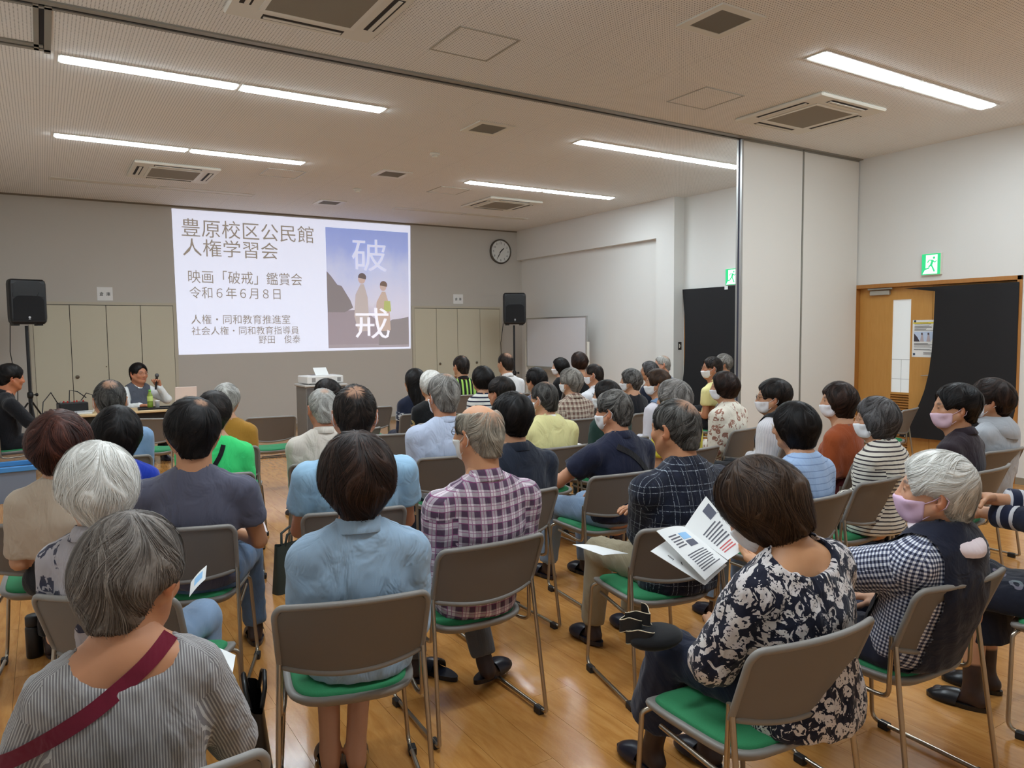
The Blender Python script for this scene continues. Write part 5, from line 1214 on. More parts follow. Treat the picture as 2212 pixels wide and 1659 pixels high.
c = sit('gingham', 'white haired woman with pink mask in a black and white gingham shirt, far right', g='f', sleeve='three', top=fab('shirt_gingham', (228,228,232), 'gingham', p=.0135, c=(30,34,56), c2=(120,124,146), fold=.7), bottom=TR_NAVY, hair=('short','white',.012), crown=(.15,-.75,.62), hlen=.075, mask=(222,188,214), neck=.07, arms=(((.13,.36,.70),(.9,-.5,-.3)),'lap'), width=1.15, loose=.03, skin=(212,160,128), foldamp=1.3)
GING = c
c = sit('plaidnavy', 'balding man with crossed arms in a navy checked shirt and khaki trousers', sleeve='long', top=fab('shirt_navy_check', (26,30,48), 'check_line', p=.066, c=(176,186,196), c2=(18,20,34), fold=.8), bottom=TR_BEIGE, hair=('thin','saltpepper',.005), crown=(.1,-.5,.85), thin=.62, hlen=.055, tint=(.75,.75,.75), collar='x', arms=('cross','cross'), width=1.14, loose=.024, hem=.44, hem_out=.02, skin=(196,140,102), foldamp=1.4, legs=[((.14,.38,.50),(.14,.44,.085),5), ((.10,.36,.485),(.12,.46,.08),0)])
c = sit('navypolo', 'masked man with grey hair and glasses in a navy polo shirt and jeans', sleeve='short', top=fab('polo_navy', (28,32,54), fold=.6), bottom=JEANS_L, hair=('short','saltpepper',.010), crown=(.1,-.5,.86), hlen=.08, thin=.12, collar='x', mask=(238,238,240), glasses=(24,24,28), arms=(((.20,.30,.70),(.9,-.6,-.2)),'thigh'), width=1.14, skin=(204,146,112), legs=[((.14,.36,.49),(.14,.44,.08),5), L_STD], loose=.016)
hugging_band(c, [(-.09,.935),(0,.885),(.11,.78),(.165,.69)], .035, fab('strap_charcoal', (34,32,34)), 'bag_strap')
c = sit('lightblueknit', 'woman with black hair in a light blue knit top', g='f', sleeve='long', top=fab('knit_light_blue', (164,190,226), 'hstripe', p=.030, d=.14, c=(128,152,196), fold=.5), bottom=JEANS_L, hair=('bob','black',.010), crown=(.0,-.2,.97), hlen=.10, neck=.066, width=1.06, glasses=(210,200,180), loose=.02)
c = sit('stripegrey', 'grey haired masked woman in a black and white striped long top', g='f', sleeve='long', top=fab('top_fine_stripe', (222,216,202), 'hstripe', p=.0225, d=.32, c=(52,44,50), fold=.6), bottom=TR_DARK, hair=('bob','ash',.012), crown=(.1,-.4,.9), hlen=.10, tint=(.8,.8,.84), mask=(238,238,240), glasses=(190,150,120), neck=.07, width=1.12, hem=.45, hem_out=.03, loose=.024)
# --- middle rows
c = sit('lightblue', 'man with grey hair in a light blue shirt', sleeve='long', top=fab('shirt_light_blue', (190,200,222), fold=.8), bottom=JEANS_D, hair=('short','grey',.009), crown=(.1,-.2,.97), thin=.28, hlen=.07, collar='x', mask=(236,236,238), width=1.12, skin=(196,138,106), loose=.02)
c = sit('whiteblack', 'white haired woman in a black top with coral and green trim', g='f', sleeve='long', top=fab('top_black_floral', (20,20,22), 'floral', s=7, d=.24, c=(226,110,90), c2=(120,150,90), leaf=.9, w=.01), bottom=fab('skirt_black_floral', (22,22,24), 'floral', s=12, d=.32, c=(214,100,84), c2=(150,168,96), leaf=.9), hair=('bobshort','white',.010), hlen=.09, width=1.05)
c = sit('longblack', 'woman with long black hair in a navy cardigan with a white patterned band', g='f', sleeve='long', top=fab('cardigan_navy', (26,32,52)), bottom=TR_NAVY, hair=('long','black',.004), hlen=.16, width=1.04)
for sd in (-1,):
    e = c['S'][sd]+(c['E'][sd]-c['S'][sd])*.45; ax = unit(c['E'][sd]-c['S'][sd]); m = MB(); m.lathe([(.068,-.045),(.0695,-.04),(.0665,.04),(.065,.045)], 20, tuple(e), tuple(ax)); o = m.build('sleeve_band', fab('band_pattern', (40,46,66), 'dots', s=62, d=.42, c=(214,214,210)), c['root']); set_vec(o.data, 'pat', np.array([[math.atan2(v[1]-e[1], v[0]-e[0])*.07, v[2], 0] for v in m.v]))
c = sit('limestripe', 'man in a black shirt with lime green vertical stripes, hand at his cheek', sleeve='short', top=fab('shirt_lime_stripe', (26,28,26), 'vstripe', p=.062, d=.42, c=(176,224,104)), bottom=TR_DARK, hair=('short','softblack',.006), thin=.15, arms=('face','lap'), collar=BLACKF, tint=(1.4,1.4,1.4))
c = sit('navystripe', 'woman with black hair in a white top with navy stripes', g='f', sleeve='long', top=fab('top_navy_stripe', (234,232,224), 'hstripe', p=.040, d=.36, c=(30,34,58)), bottom=TR_DARK, hair=('bobshort','black',.008))
c = sit('brownman', 'dark brown haired man in a grey top behind the striped woman', sleeve='long', top=fab('top_mid_grey', (150,152,160)), bottom=TR_DARK, hair=('full','softblack',.006), skin=(198,140,108))
c = sit('whiteshirt', 'balding man in a white pinstriped shirt near the front cupboard', sleeve='short', top=fab('shirt_white_pin', (236,234,232), 'vstripe', p=.02, d=.12, c=(196,198,206)), bottom=TR_GREY, hair=('thin','softblack',.003), thin=.6, collar='x', tint=(1.6,1.5,1.4), width=1.05)
c = sit('blackdenim', 'woman with curly black hair in a blue grey top', g='f', sleeve='long', top=fab('top_blue_grey', (112,126,150)), bottom=TR_DARK, hair=('mush','black',.014), glasses=(40,36,36))
c = sit('maskblack', 'young woman with black bob and white mask in black, by the whiteboard', g='f', sleeve='long', top=BLACKF, bottom=TR_DARK, hair=('bob','black',.008), mask=(240,240,242), skin=(222,176,150))
c = sit('blackstand', 'dark haired woman in black seated under the whiteboard edge', g='f', sleeve='short', top=BLACKF, bottom=TR_DARK, hair=('bobshort','darkbrown',.010), neck=.075)
c = sit('brownplaid', 'grey haired woman in a brown and cream plaid shirt', g='f', sleeve='long', top=fab('shirt_brown_plaid', (222,208,188), 'plaid', p=.046, c=(120,88,78), c2=(84,58,54)), bottom=TR_DARK, hair=('pixie','grey',.014), mask=(238,238,238), width=1.12, collar='x', tint=(1.05,1.03,1.0), hem=.5)
c = sit('yellowshirt', 'balding masked man in a pale yellow shirt', sleeve='long', top=fab('shirt_pale_yellow', (226,218,156), fold=.9), bottom=TR_KHAKI, hair=('thin','saltpepper',.004), crown=(.2,-.1,.97), thin=.55, tint=(.55,.55,.55), collar=fab('collar_white', (236,234,226)), mask=(238,238,238), glasses=(90,80,72), width=1.14, loose=.024)
c = sit('whitemask', 'masked man with short dark hair in a white shirt', sleeve='short', top=fab('shirt_white', (232,232,236)), bottom=TR_GREY, hair=('crop','softblack',.003), thin=.3, mask=(242,242,244), collar='x', skin=(194,138,104), tint=(1.6,1.5,1.4))
c = sit('greendress', 'woman with dark ponytail and glasses in a dark green cardigan', g='f', sleeve='long', top=fab('cardigan_dark_green', (34,58,52)), bottom=fab('skirt_dotted', (26,34,30), 'dots', s=90, d=.2, c=(150,150,110)), hair=('bob','softblack',.006), glasses=(40,36,36), mask=(238,238,240))
c = sit('greyblack', 'grey haired masked woman in a black jacket', g='f', sleeve='long', top=fab('jacket_black', (26,26,32)), bottom=TR_DARK, hair=('pixie','saltpepper',.012), mask=(240,240,242), tint=(.9,.9,.92))
c = sit('glasswoman', 'woman with dark grey bob and glasses in a navy jacket', g='f', sleeve='long', top=fab('jacket_navy_plain', (30,36,54)), bottom=TR_DARK, hair=('bobshort','ash',.008), glasses=(120,80,70), tint=(.55,.55,.58))
c = sit('baldwhite', 'elderly man with thin white hair and glasses against the column', sleeve='short', top=fab('shirt_grey_blue', (150,160,176)), bottom=TR_GREY, hair=('crop','lightgrey',.002), thin=.8, glasses=(90,70,60), skin=(206,152,124))
c = sit('denimvest', 'masked woman with short brown hair in a denim vest over a white blouse', g='f', sleeve='long', top=fab('blouse_white_lilac', (222,218,226)), bottom=TR_DARK, hair=('mush','brown',.010), mask=(240,240,242), tint=(.75,.72,.7))
DV = c
c = sit('yellowtee', 'person with wavy grey hair in a bright yellow top', g='f', sleeve='short', top=fab('tee_bright_yellow', (222,206,66)), bottom=TR_DARK, hair=('mush','grey',.016), tint=(.95,.95,.97), width=1.15)
c = sit('yellowmask', 'masked man with glasses in a light yellow shirt by the far door', sleeve='short', top=fab('shirt_light_yellow', (236,228,160)), bottom=TR_DARK, hair=('short','softblack',.006), mask=(242,242,244), glasses=(90,70,50), collar='x', skin=(190,132,98), tint=(1.8,1.8,1.8))
c = sit('curly', 'person with curly grey hair behind the man in light yellow', g='m', sleeve='long', top=fab('top_dull_grey', (150,148,146)), bottom=TR_DARK, hair=('mush','grey',.014))
c = sit('floralblouse', 'masked woman with dark bob in a cream blouse with brown flowers', g='f', sleeve='long', top=fab('blouse_cream_floral', (230,222,206), 'floral', s=15, d=.36, c=(140,92,80), c2=(176,132,112), w=.03, leaf=.62), bottom=TR_DARK, hair=('bobshort','darkbrown',.012), mask=(240,238,242), width=1.12, hem=.46, loose=.022, tint=(.75,.7,.7))
c = sit('blackvest', 'masked woman with short dark hair in a black vest over a white blouse', g='f', sleeve='long', top=fab('blouse_white_stripe', (226,224,228), 'vstripe', p=.016, d=.2, c=(204,204,212)), bottom=TR_DARK, hair=('full','softblack',.008), mask=(238,236,240), glasses=(60,50,46), width=1.05, loose=.03)
BV = c
c = sit('rust', 'masked woman with dark bob in a rust red top beside the partition', g='f', sleeve='elbow', top=fab('top_rust', (158,76,36)), bottom=fab('trousers_burgundy', (80,26,28)), hair=('bob','darkbrown',.010), mask=(238,236,242), neck=.072, width=1.05)
c = sit('darkpurple', 'woman with short black hair and pink mask in a dark plum shirt', g='f', sleeve='long', top=fab('shirt_dark_plum', (46,36,44)), bottom=TR_DARK, hair=('full','black',.006), mask=(232,200,218), collar='x', width=1.10)
c = sit('hoodie', 'masked woman with dark brown hair in a pale grey hooded top', g='f', sleeve='long', top=fab('hoodie_pale_grey', (172,176,182), fold=.6), bottom=TR_GREY, hair=('mush','darkbrown',.014), mask=(236,236,240), neck=.075, width=1.10, loose=.024, tint=(.7,.7,.7), hem=.45)
# hood lying on the shoulders
def hood(c, mat, nm='hood', r=.085, drop=.10):
    m = MB(); ex = c['RL']@np.array([1.0,0,0]); b = c['c7']
    def fn(u, v):
        a = 2*PI*u; bk = .5-.5*math.sin(a); rr = r*(.80+.42*math.sin(PI*v*.8)+.18*v*bk); q = b+ex*rr*1.15*math.cos(a)+c['nrm']*(rr*1.0*math.sin(a)-.03*bk*v)+np.array([0,0,1.0])*(.060-drop*v*bk-.045*v); return q
    m.grid(26, 9, fn, True, True); o = m.build(nm, mat, c['root']); set_vec(o.data, 'pat', np.array([[p[0],p[2],0] for p in m.v])); return o
hood(c, fab('hoodie_pale_grey', (172,176,182)), 'hood', .09, .10); hood(GING, fab('scarf_pink_white', (236,220,224), 'dots', s=9, d=.3, c=(228,176,196)), 'scarf', .082, .03)
def vest(c, mat, key):
    """sleeveless layer: copy of the torso cloth pushed out, arms left bare"""
    sh = [o for o in c['root'].children if o.name.startswith('shirt')][0]; me = sh.data; n = len(me.vertices); V = np.zeros(n*3); me.vertices.foreach_get('co', V); V = V.reshape(-1,3); N = np.zeros(n*3); me.vertices.foreach_get('normal', N); N = N.reshape(-1,3)
    ax = np.abs(V[:,0])
    Q = np.zeros(len(me.polygons)*4, np.int32); me.loops.foreach_get('vertex_index', Q); Q = Q.reshape(-1,4); k = (c['SR']['reg'] == 0)&(ax[Q] < .158*c['W']*c['sh']).all(1); Q = Q[k]; used = np.unique(Q); mp = np.full(n, -1); mp[used] = np.arange(len(used))
    m = np_mesh('vest', (V+N*.010)[used], mp[Q], mat); set_vec(m, 'pat', V[used]); return link('vest', m, None, c['root'])
vest(DV, fab('vest_denim', (118,146,180), 'denim', c=(92,118,152)), 1); vest(BV, fab('vest_black', (30,30,34)), 2); vest(GING, fab('apron_navy', (22,26,44)), 3)
# --- person at the right edge whose arms reach into the picture
ARMT = fab('sleeve_navy_stripe', (30,36,60), 'hstripe', p=.05, d=.3, c=(196,196,200))
EDGE = person('person', 3.42, 1.20, 12, 'woman in a navy dress with striped cuffs holding a paper, right edge', sh=.95, g='f', sleeve='three', top=fab('dress_navy', (20,26,46)), bottom=fab('dress_navy_flowers', (18,20,34), 'floral', s=7, d=.2, c=(120,80,110), c2=(80,120,110), leaf=.97), pants='skirt', hair=('bobshort','darkbrown',.008), near=0, head=(10,12,0), arms=(((.02,.47,.82),(.9,-.3,-.4)),((-.12,.44,.90),(.9,-.2,-.4))), legs=[L_STD, L_STD], seed=77, shoes=(24,22,24), sock=(28,24,26), hands={-1:dict(dir=(-.2,.9,.2), palm=(.7,.2,-.4), curl=32, thumb=28, pinch=True), 1:dict(dir=(-.75,.6,.1), palm=(-.3,-.4,-.7), curl=40, thumb=25, pinch=True)}, width=1.05)
for sd in (-1,1):
    e = EDGE['E'][sd]+(EDGE['Wr'][sd]-EDGE['E'][sd])*.52; ax = unit(EDGE['Wr'][sd]-EDGE['E'][sd]); m = MB(); m.lathe([(.050,-.05),(.052,-.045),(.052,.045),(.050,.05)], 20, tuple(e), tuple(ax)); o = m.build('cuff', ARMT, EDGE['root']); set_vec(o.data, 'pat', np.array([[0, float((np.array(v)-e)@ax), 0] for v in m.v]))
CHAIRS.append((3.42, 1.20, 12, None, 'edge'))
# --- the speaker and the operator at the front
X, Y, yaw, lean, hd, sh, hz = POS['presenter']
PRES = person('person', X, Y, 196, 'man in a grey vest and white shirt speaking into a microphone behind the table', sh=sh, hsz=hz, near=1, lean=0, head=(14,0,0), sleeve='long', top=fab('shirt_presenter_white', (232,234,232)), bottom=TR_DARK, hair=('crop','black',.006), collar='x', glasses=(120,90,70), skin=(196,132,98), arms=(((.17,.22,.93),(.7,.1,-.9)),'table'), seed=5, width=1.0, hands={-1:dict(dir=(.25,.2,.9), palm=(.8,.5,.0), curl=58, thumb=25)})
vest(PRES, fab('vest_grey', (84,88,98)), 4); CHAIRS.append((X, Y, 196, None, 'presenter'))
X, Y, yaw, lean, hd, sh, hz = POS['operator']
OPER = person('person', X, Y, -72, 'dark haired man in a black polo shirt working at the left edge', sh=sh, hsz=hz, near=2, lean=6, head=(-4,2,0), sleeve='elbow', top=fab('polo_black', (20,20,24)), bottom=TR_DARK, hair=('full','black',.005), collar=fab('collar_black_edge', (30,30,34)), skin=(186,118,82), arms=('table','table'), seed=6, width=1.08, zs=.0)
CHAIRS.append((X, Y, -72, None, 'operator'))

# ------------------------------------------------------------------ chairs: one for everybody seated, and the empty ones
CH = None
DESC = {}
CHP = {'pinstripe':(.13,1.76,-5),'denim':(.85,2.43,-15),'plaidbald':(1.46,2.73,-1),'navybob':(1.75,1.49,-4),'gingham':(2.53,1.50,-4),'whitefloral':(.29,2.85,-36),'slate':(.55,3.65,-22),'skypolo':(1.25,3.53,-12),'plaidnavy':(2.32,2.48,-12),'navypolo':(2.82,3.50,-5),'navyjkt':(2.03,3.42,0),'lightblueknit':(3.2,2.5,3),'stripegrey':(3.82,2.58,2),'hoodie':(5.42,2.68,-3),'beige':(.0,4.15,-5)}
for (X, Y, yaw, lab, key) in CHAIRS:
    X, Y, yaw = CHP.get(key, (X, Y, yaw))
    who = {'pinstripe':'the woman in pinstripes','whitefloral':'the white haired woman in the floral blouse','slate':'the man in the slate T-shirt','beige':'the woman in beige','denimpolo':'the man in the faded polo','royal':'the woman in royal blue','green':'the woman in bright green','mustard':'the woman in mustard','palejacket':'the man in the pale jacket','projblack':'the person beside the projector','skypolo':'the man in the sky blue polo','denim':'the woman in the denim shirt','plaidbald':'the man in purple plaid','navyjkt':'the man in the navy jacket','navybob':'the reading woman in the floral blouse','gingham':'the woman in gingham','plaidnavy':'the man in the navy check','navypolo':'the man in the navy polo','lightblueknit':'the woman in light blue knit','stripegrey':'the woman in the fine stripes','lightblue':'the man in the light blue shirt','whiteblack':'the white haired woman in black','longblack':'the woman with long black hair','limestripe':'the man in lime stripes','navystripe':'the woman in navy stripes','brownman':'the man in the grey top','whiteshirt':'the balding man in white','blackdenim':'the woman in blue grey','maskblack':'the masked woman by the whiteboard','blackstand':'the dark haired woman by the whiteboard','brownplaid':'the woman in brown plaid','yellowshirt':'the man in the pale yellow shirt','whitemask':'the masked man in white','greendress':'the woman in dark green','greyblack':'the grey haired woman in black','glasswoman':'the woman with the dark grey bob','baldwhite':'the elderly man at the column','denimvest':'the woman in the denim vest','yellowtee':'the person in bright yellow','yellowmask':'the masked man in light yellow','curly':'the person with curly grey hair','floralblouse':'the woman in the cream blouse','blackvest':'the woman in the black vest','rust':'the woman in rust red','darkpurple':'the woman in dark plum','hoodie':'the woman in the grey hooded top','edge':'the woman at the right edge','presenter':'the speaker with the microphone','operator':'the man at the left edge'}[key]
    l = 'grey stacking chair with green seat under '+who
    if CH is None: CH = make_chair(); CH.location = (X, Y, 0); CH.rotation_euler = (0,0,R(yaw)); CH['label'] = l; CH['group'] = 'grey and green stacking chairs'
    else: dup(CH, (X, Y, 0), R(yaw), l, 'grey and green stacking chairs')
for (X, Y, yaw, l) in ((1.93,7.72,-10,'empty grey chair with green seat standing alone before the screen'), (2.35,5.85,-14,'empty grey chair behind the neck of the man in sky blue'), (.95,8.3,-30,'empty grey chair in front of the speaker table'), (7.75,8.05,8,'empty grey chair before the far black cloth'), (7.35,4.45,12,'empty grey chair beside the near double door'), (3.05,8.0,0,'empty grey chair left of the woman with long black hair')):
    dup(CH, (X, Y, 0), R(yaw), l, 'grey and green stacking chairs')
# ------------------------------------------------------------------ papers in people's hands
PRINT = M('print_grey', (96,96,104), .8); PRED = M('print_red', (206,96,96), .8); PBLUE = M('print_blue', (150,196,236), .8); PDARK = M('print_photo', (92,94,108), .8)
def leaf(parent, A, B, C_, D, bulge=.01, name='page', marks=(), mat=None):
    """bilinear curved sheet A-B-C-D with printed marks (u0,v0,u1,v1,material)"""
    A, B, C_, D = [Vector(p) for p in (A,B,C_,D)]; nn = (B-A).cross(D-A).normalized()
    if nn.dot(Vector((0,0,CAM_H))-A-parent.location) < 0: nn = -nn
    def S(u, v): return A*(1-u)*(1-v)+B*u*(1-v)+C_*u*v+D*(1-u)*v+nn*bulge*math.sin(PI*u)*(1-.3*v)
    o = MB().sheet(9, 7, lambda u,v: (S(u,v), nn), .0012).build(name, mat or PAPER, parent)
    for (u0, v0, u1, v1, mt) in marks:
        m = MB(); m.sheet(4, 2, lambda u,v: (S(u0+(u1-u0)*u, v0+(v1-v0)*v)+nn*.0011, nn), .0006); m.build('print', mt, o)
    return o, S, nn
def lines(u0, u1, v0, n, dv, mt=PRINT, seed=1):
    g = random.Random(seed); return [(u0, v0+k*dv, u0+(u1-u0)*(.75+.25*g.random()), v0+k*dv+dv*.42, mt) for k in range(n)]
def rel(base, pts): return [tuple(np.array(p)-np.array(base)) for p in pts]
def sc9(p, k): return (p[0]*k, p[1]*k, 1.6-(1.6-p[2])*k)
K9 = .90
b0 = sc9((2.05,1.92,.80), K9); t = thing('leaflet', 'open white leaflet with small print held by the reading woman in the floral blouse', 'leaflet', b0)
rp = rel(b0, [sc9(p, K9) for p in ((2.05,2.02,.844),(2.21,2.06,.939),(2.269,1.90,.759),(2.113,1.86,.748))]); lp = rel(b0, [sc9(p, K9) for p in ((1.859,1.97,.872),(2.05,2.02,.848),(2.113,1.86,.744),(1.93,1.80,.724))]); up_ = rel(b0, [sc9(p, K9) for p in ((1.812,1.95,.81),(2.041,2.03,.825),(2.12,1.87,.725),(1.941,1.81,.70))])
leaf(t, *rp, bulge=.006, marks=[(.62,.10,.92,.30,PDARK)]+lines(.15,.85,.36,6,.06)+lines(.15,.8,.74,3,.05,PRED,4))
lo_, S_, n_ = leaf(t, *lp, bulge=.012, marks=[(.42,.16,.72,.30,PBLUE),(.42,.33,.72,.46,PDARK)]+lines(.12,.40,.16,5,.055)+lines(.14,.86,.56,8,.045,PRINT,3))
uo, S_, n_ = leaf(t, *up_, bulge=.004)
def text_on(parent, S, nn, txt, u, v, du, size, mat):
    p = S(u, v); ex = (S(min(1,u+.2), v)-p).normalized(); ey = nn.cross(ex).normalized(); ex = ey.cross(nn)
    o = text_mesh('lettering', txt, size, mat, parent, (0,0,0), (0,0,0), extrude=.0003); o.matrix_local = Matrix(((ex.x,ey.x,nn.x,p.x+nn.x*.0012),(ex.y,ey.y,nn.y,p.y+nn.y*.0012),(ex.z,ey.z,nn.z,p.z+nn.z*.0012),(0,0,0,1)))
text_on(uo, S_, n_, '豊原', .10, .34, .2, .026, INK); text_on(uo, S_, n_, '人', .14, .50, .2, .026, INK); text_on(uo, S_, n_, '映', .22, .70, .2, .018, INK)
b0 = (.31,2.08,.80); t = thing('leaflet', 'curled white leaflet with blue picture in front of the woman in pinstripes', 'leaflet', b0)
leaf(t, *rel(b0, [(.225,2.24,.745),(.425,2.16,.690),(.375,1.95,.735),(.20,2.02,.765)]), bulge=.02, marks=[(.10,.06,.50,.24,M('print_mauve', (150,136,156), .8)),(.55,.10,.82,.34,PBLUE)]+lines(.1,.8,.45,6,.06))
b0 = (.455,2.93,.66); t = thing('leaflet', 'white leaflet held up by the white haired woman at left', 'leaflet', b0)
leaf(t, *rel(b0, [(.505,3.05,.700),(.435,2.98,.665),(.405,2.82,.665),(.470,2.88,.70)]), bulge=.004, marks=[(.2,.2,.7,.7,PBLUE)])
b0 = (.82,3.78,.62); t = thing('leaflet', 'grey printed leaflet in the hands of the man in the slate T-shirt', 'leaflet', b0)
leaf(t, *rel(b0, [(.80,3.94,.707),(.93,3.94,.66),(.915,3.76,.608),(.785,3.76,.651)]), bulge=.004, marks=lines(.25,.9,.25,6,.1), mat=M('paper_shaded_pink', (206,192,190), .8))
b0 = (2.11,2.64,.60); t = thing('leaflet', 'white leaflet lying on the knee of the man in the navy check', 'leaflet', b0)
leaf(t, *rel(b0, [(2.035,2.711,.615),(2.148,2.671,.60),(2.19,2.50,.598),(2.075,2.54,.60)]), bulge=.004)
b0 = (3.72,4.93,.64); t = thing('leaflet', 'white papers on the lap of the woman in dark green', 'leaflet', b0)
leaf(t, *rel(b0, [(3.645,4.933,.64),(3.828,5.087,.65),(3.845,4.95,.64),(3.60,4.78,.63)]), bulge=.012, marks=[(.3,.2,.7,.5,PBLUE)])
b0 = (2.25,1.46,.75); t = thing('leaflet', 'small white paper in the hand of the woman in gingham', 'leaflet', b0)
leaf(t, *rel(b0, [(2.30,1.62,.745),(2.38,1.58,.745),(2.36,1.47,.735),(2.29,1.50,.735)]), bulge=.002)
b0 = (3.33,1.61,.81); t = thing('leaflet', 'white paper slip between the fingers of the woman at the right edge', 'leaflet', b0)
leaf(t, *rel(b0, [(3.302,1.62,.824),(3.342,1.62,.855),(3.375,1.60,.80),(3.33,1.6,.774)]), bulge=.001)

# ------------------------------------------------------------------ bags, bottle, loose slipper
t = thing('handbag', 'black pouch with a coiled cream edged strap on the lap of the reading woman', 'bag', (1.60,1.74,.585))
MB().ellipsoid((.03,-.01,.03), (.10,.075,.035), 20, 10).build('pouch', BLACKF, t)
STR = M('strap_black', (26,24,24), .7); EDG = M('strap_edge_cream', (206,190,160), .6)
for k, (cx, cy, r, z0, a0, a1) in enumerate(((-.02,.0,.045,.045,0,5.6),(-.035,.03,.035,.075,1.2,6.4),(.0,.035,.04,.09,2.6,7.0))):
    m = MB(); e1 = []; e2 = []
    def fn(u, v, cx=cx, cy=cy, r=r, z0=z0, a0=a0, a1=a1):
        a = a0+(a1-a0)*u; rr = r*(1+.15*math.sin(3*a)); p = Vector((cx+rr*math.cos(a), cy+rr*math.sin(a)*.9, z0+.04*(v-.5)+.008*math.sin(2*a))); return p, Vector((math.cos(a),math.sin(a),0))
    m.sheet(28, 3, fn, .003); so = m.build('strap', STR, t)
    for v in (0, 1): MB().tube([fn(u/27, v)[0] for u in range(28)], .0018, 5).build('strap_edge', EDG, so)
def tote(x, y, rz, w_, d_, h_, mat, label, lean=0):
    t = thing('tote_bag', label, 'bag', (x, y, 0), rz); m = MB()
    def fn(u, v): 
        a = 2*PI*u; c, s = math.cos(a), math.sin(a); e = .5; k = 1-.12*v; return (math.copysign(abs(c)**e, c)*w_/2*k, math.copysign(abs(s)**e, s)*d_/2*(1-.55*v)+lean*v, h_*v+.006*math.sin(3*a)*v)
    m.grid(32, 8, fn, True, True); m.add([fn(i/32, 0) for i in range(32)], [tuple(range(31,-1,-1))]); m.build('sack', mat, t)
    for s in (-1,1): MB().tube([(-w_*.25, s*d_*.18+lean, h_*.96),(-w_*.22, s*d_*.3+lean, h_*1.2),(0, s*d_*.34+lean, h_*1.3),(w_*.22, s*d_*.3+lean, h_*1.2),(w_*.25, s*d_*.18+lean, h_*.96)], .008, 6).build('handle', mat, t)
BAGB = M('bag_black_leather', (24,22,22), .4); q = NT('bag_dark_pattern'); vo = q.n('ShaderNodeTexVoronoi'); q.put(vo.inputs['Vector'], q.obj()); vo.inputs['Scale'].default_value = 26; q.col(q.mix(q.math('LESS_THAN', vo.outputs['Distance'], .22), srgb(36,34,34), srgb(150,140,110))).rough(.7); BAGP = keep(q)
tote(.60, 2.74, R(80), .34, .11, .28, BAGB, 'black tote bag on the floor beside the woman in the denim shirt'); tote(4.28, 2.74, R(-15), .32, .14, .27, BAGP, 'dark patterned bag on the floor beyond the woman in fine stripes')
tote(1.28, 4.62, R(20), .30, .10, .30, M('bag_dark_green', (40,48,44), .6), 'dark bag beside the man in the pale jacket')
t = thing('thermos', 'black thermos bottle standing on the floor at the left', 'thermos', (-.10,4.35,0)); MB().lathe([(.036,0),(.038,.01),(.038,.15),(.034,.16)], 24).build('bottle', M('thermos_black', (18,18,20), .35), t); MB().lathe([(.034,.16),(.036,.165),(.036,.205),(.03,.212)], 24).build('cap', M('thermos_cap', (34,34,36), .5), t)
t = thing('loose_slipper', 'loose dark slipper lying empty left of the plaid man', 'slipper', (1.50,3.06,0), R(18)); slipper(t, (0,0,0), 0, (28,30,40)); 

# ------------------------------------------------------------------ speaker's tables and equipment
TOPW = tan_wood('table_top_beech', (206,176,128), (222,194,148)); LEGB = M('table_leg_black', (28,26,26), .5)
def table(x0, x1, y0, y1, z, label, rz=0):
    t = thing('folding_table', label, 'table', ((x0+x1)/2, (y0+y1)/2, 0), rz); a, b = (x1-x0)/2, (y1-y0)/2
    MB().bbox(-a, a, -b, b, z-.03, z, .006).build('top', TOPW, t); MB().box(-a+.08, a-.08, -b+.10, -b+.11, z-.36, z-.03).build('modesty_panel', LEGB, t); MB().box(-a+.06, a-.06, -b+.14, b-.05, z-.12, z-.105).build('shelf', LEGB, t)
    for sx in (-1,1):
        MB().box(sx*(a-.07)-.03, sx*(a-.07)+.03, -.04, .04, .06, z-.03).build('leg', LEGB, t); f = MB(); f.bbox(sx*(a-.07)-.03, sx*(a-.07)+.03, -b+.02, b-.02, .03, .065, .008); fo = f.build('foot', LEGB, t)
        for e in (-1,1): MB().cyl((sx*(a-.07)-.012, e*(b-.07), .0275), .0265, .024, 12, 'x').build('castor', BLACK, fo)
table(.06, .78, 9.78, 10.30, .70, 'beech folding table with the laptop and mixer'); table(.80, 1.62, 9.86, 10.34, .70, 'beech folding table in front of the speaker')
LAPW = M('laptop_white', (226,226,222), .4)
t = thing('laptop', 'open white laptop on the left table', 'laptop', (.36,9.98,.70), R(-95)); MB().bbox(-.15, .15, -.11, .11, 0, .02, .004).build('base', LAPW, t); m = MB(); m.bbox(-.15, .15, 0, .012, 0, .21, .004); o = m.build('lid', LAPW, t, (0,.11,.02)); o.rotation_euler = (R(-18),0,0); k = MB(); k.box(-.13,.13,-.09,.03,.0202,.0215); k.build('keyboard', M('laptop_keys', (196,196,196), .5), t)
t = thing('laptop', 'pale pink laptop lid seen from behind on the right table', 'laptop', (1.50,10.13,.70), R(6)); MB().bbox(-.13, .13, -.02, .18, 0, .018, .004).build('base', LAPW, t); m = MB(); m.bbox(-.13, .13, -.012, 0, 0, .24, .004); o = m.build('lid', M('laptop_pink', (226,204,192), .45), t, (0,-.02,.012)); o.rotation_euler = (R(6),0,0); MB().box(-.015,.015,-.0135,-.0115,.12,.128).build('badge', M('badge_dim', (176,168,164), .3, .5), o)
t = thing('audio_mixer', 'black audio mixer with red knobs on the left table', 'audio mixer', (.27,10.17,.70), R(10)); MB().bbox(-.15, .15, -.09, .09, 0, .12, .01).build('case', BLACK, t)
for k in range(8): MB().cyl((-.12+k*.034, -.02+.03*(k%2), .12), .008, .02, 10).build('knob', M('knob_red', (190,40,40), .4) if k % 3 else M('knob_grey2', (150,150,150), .4), t)
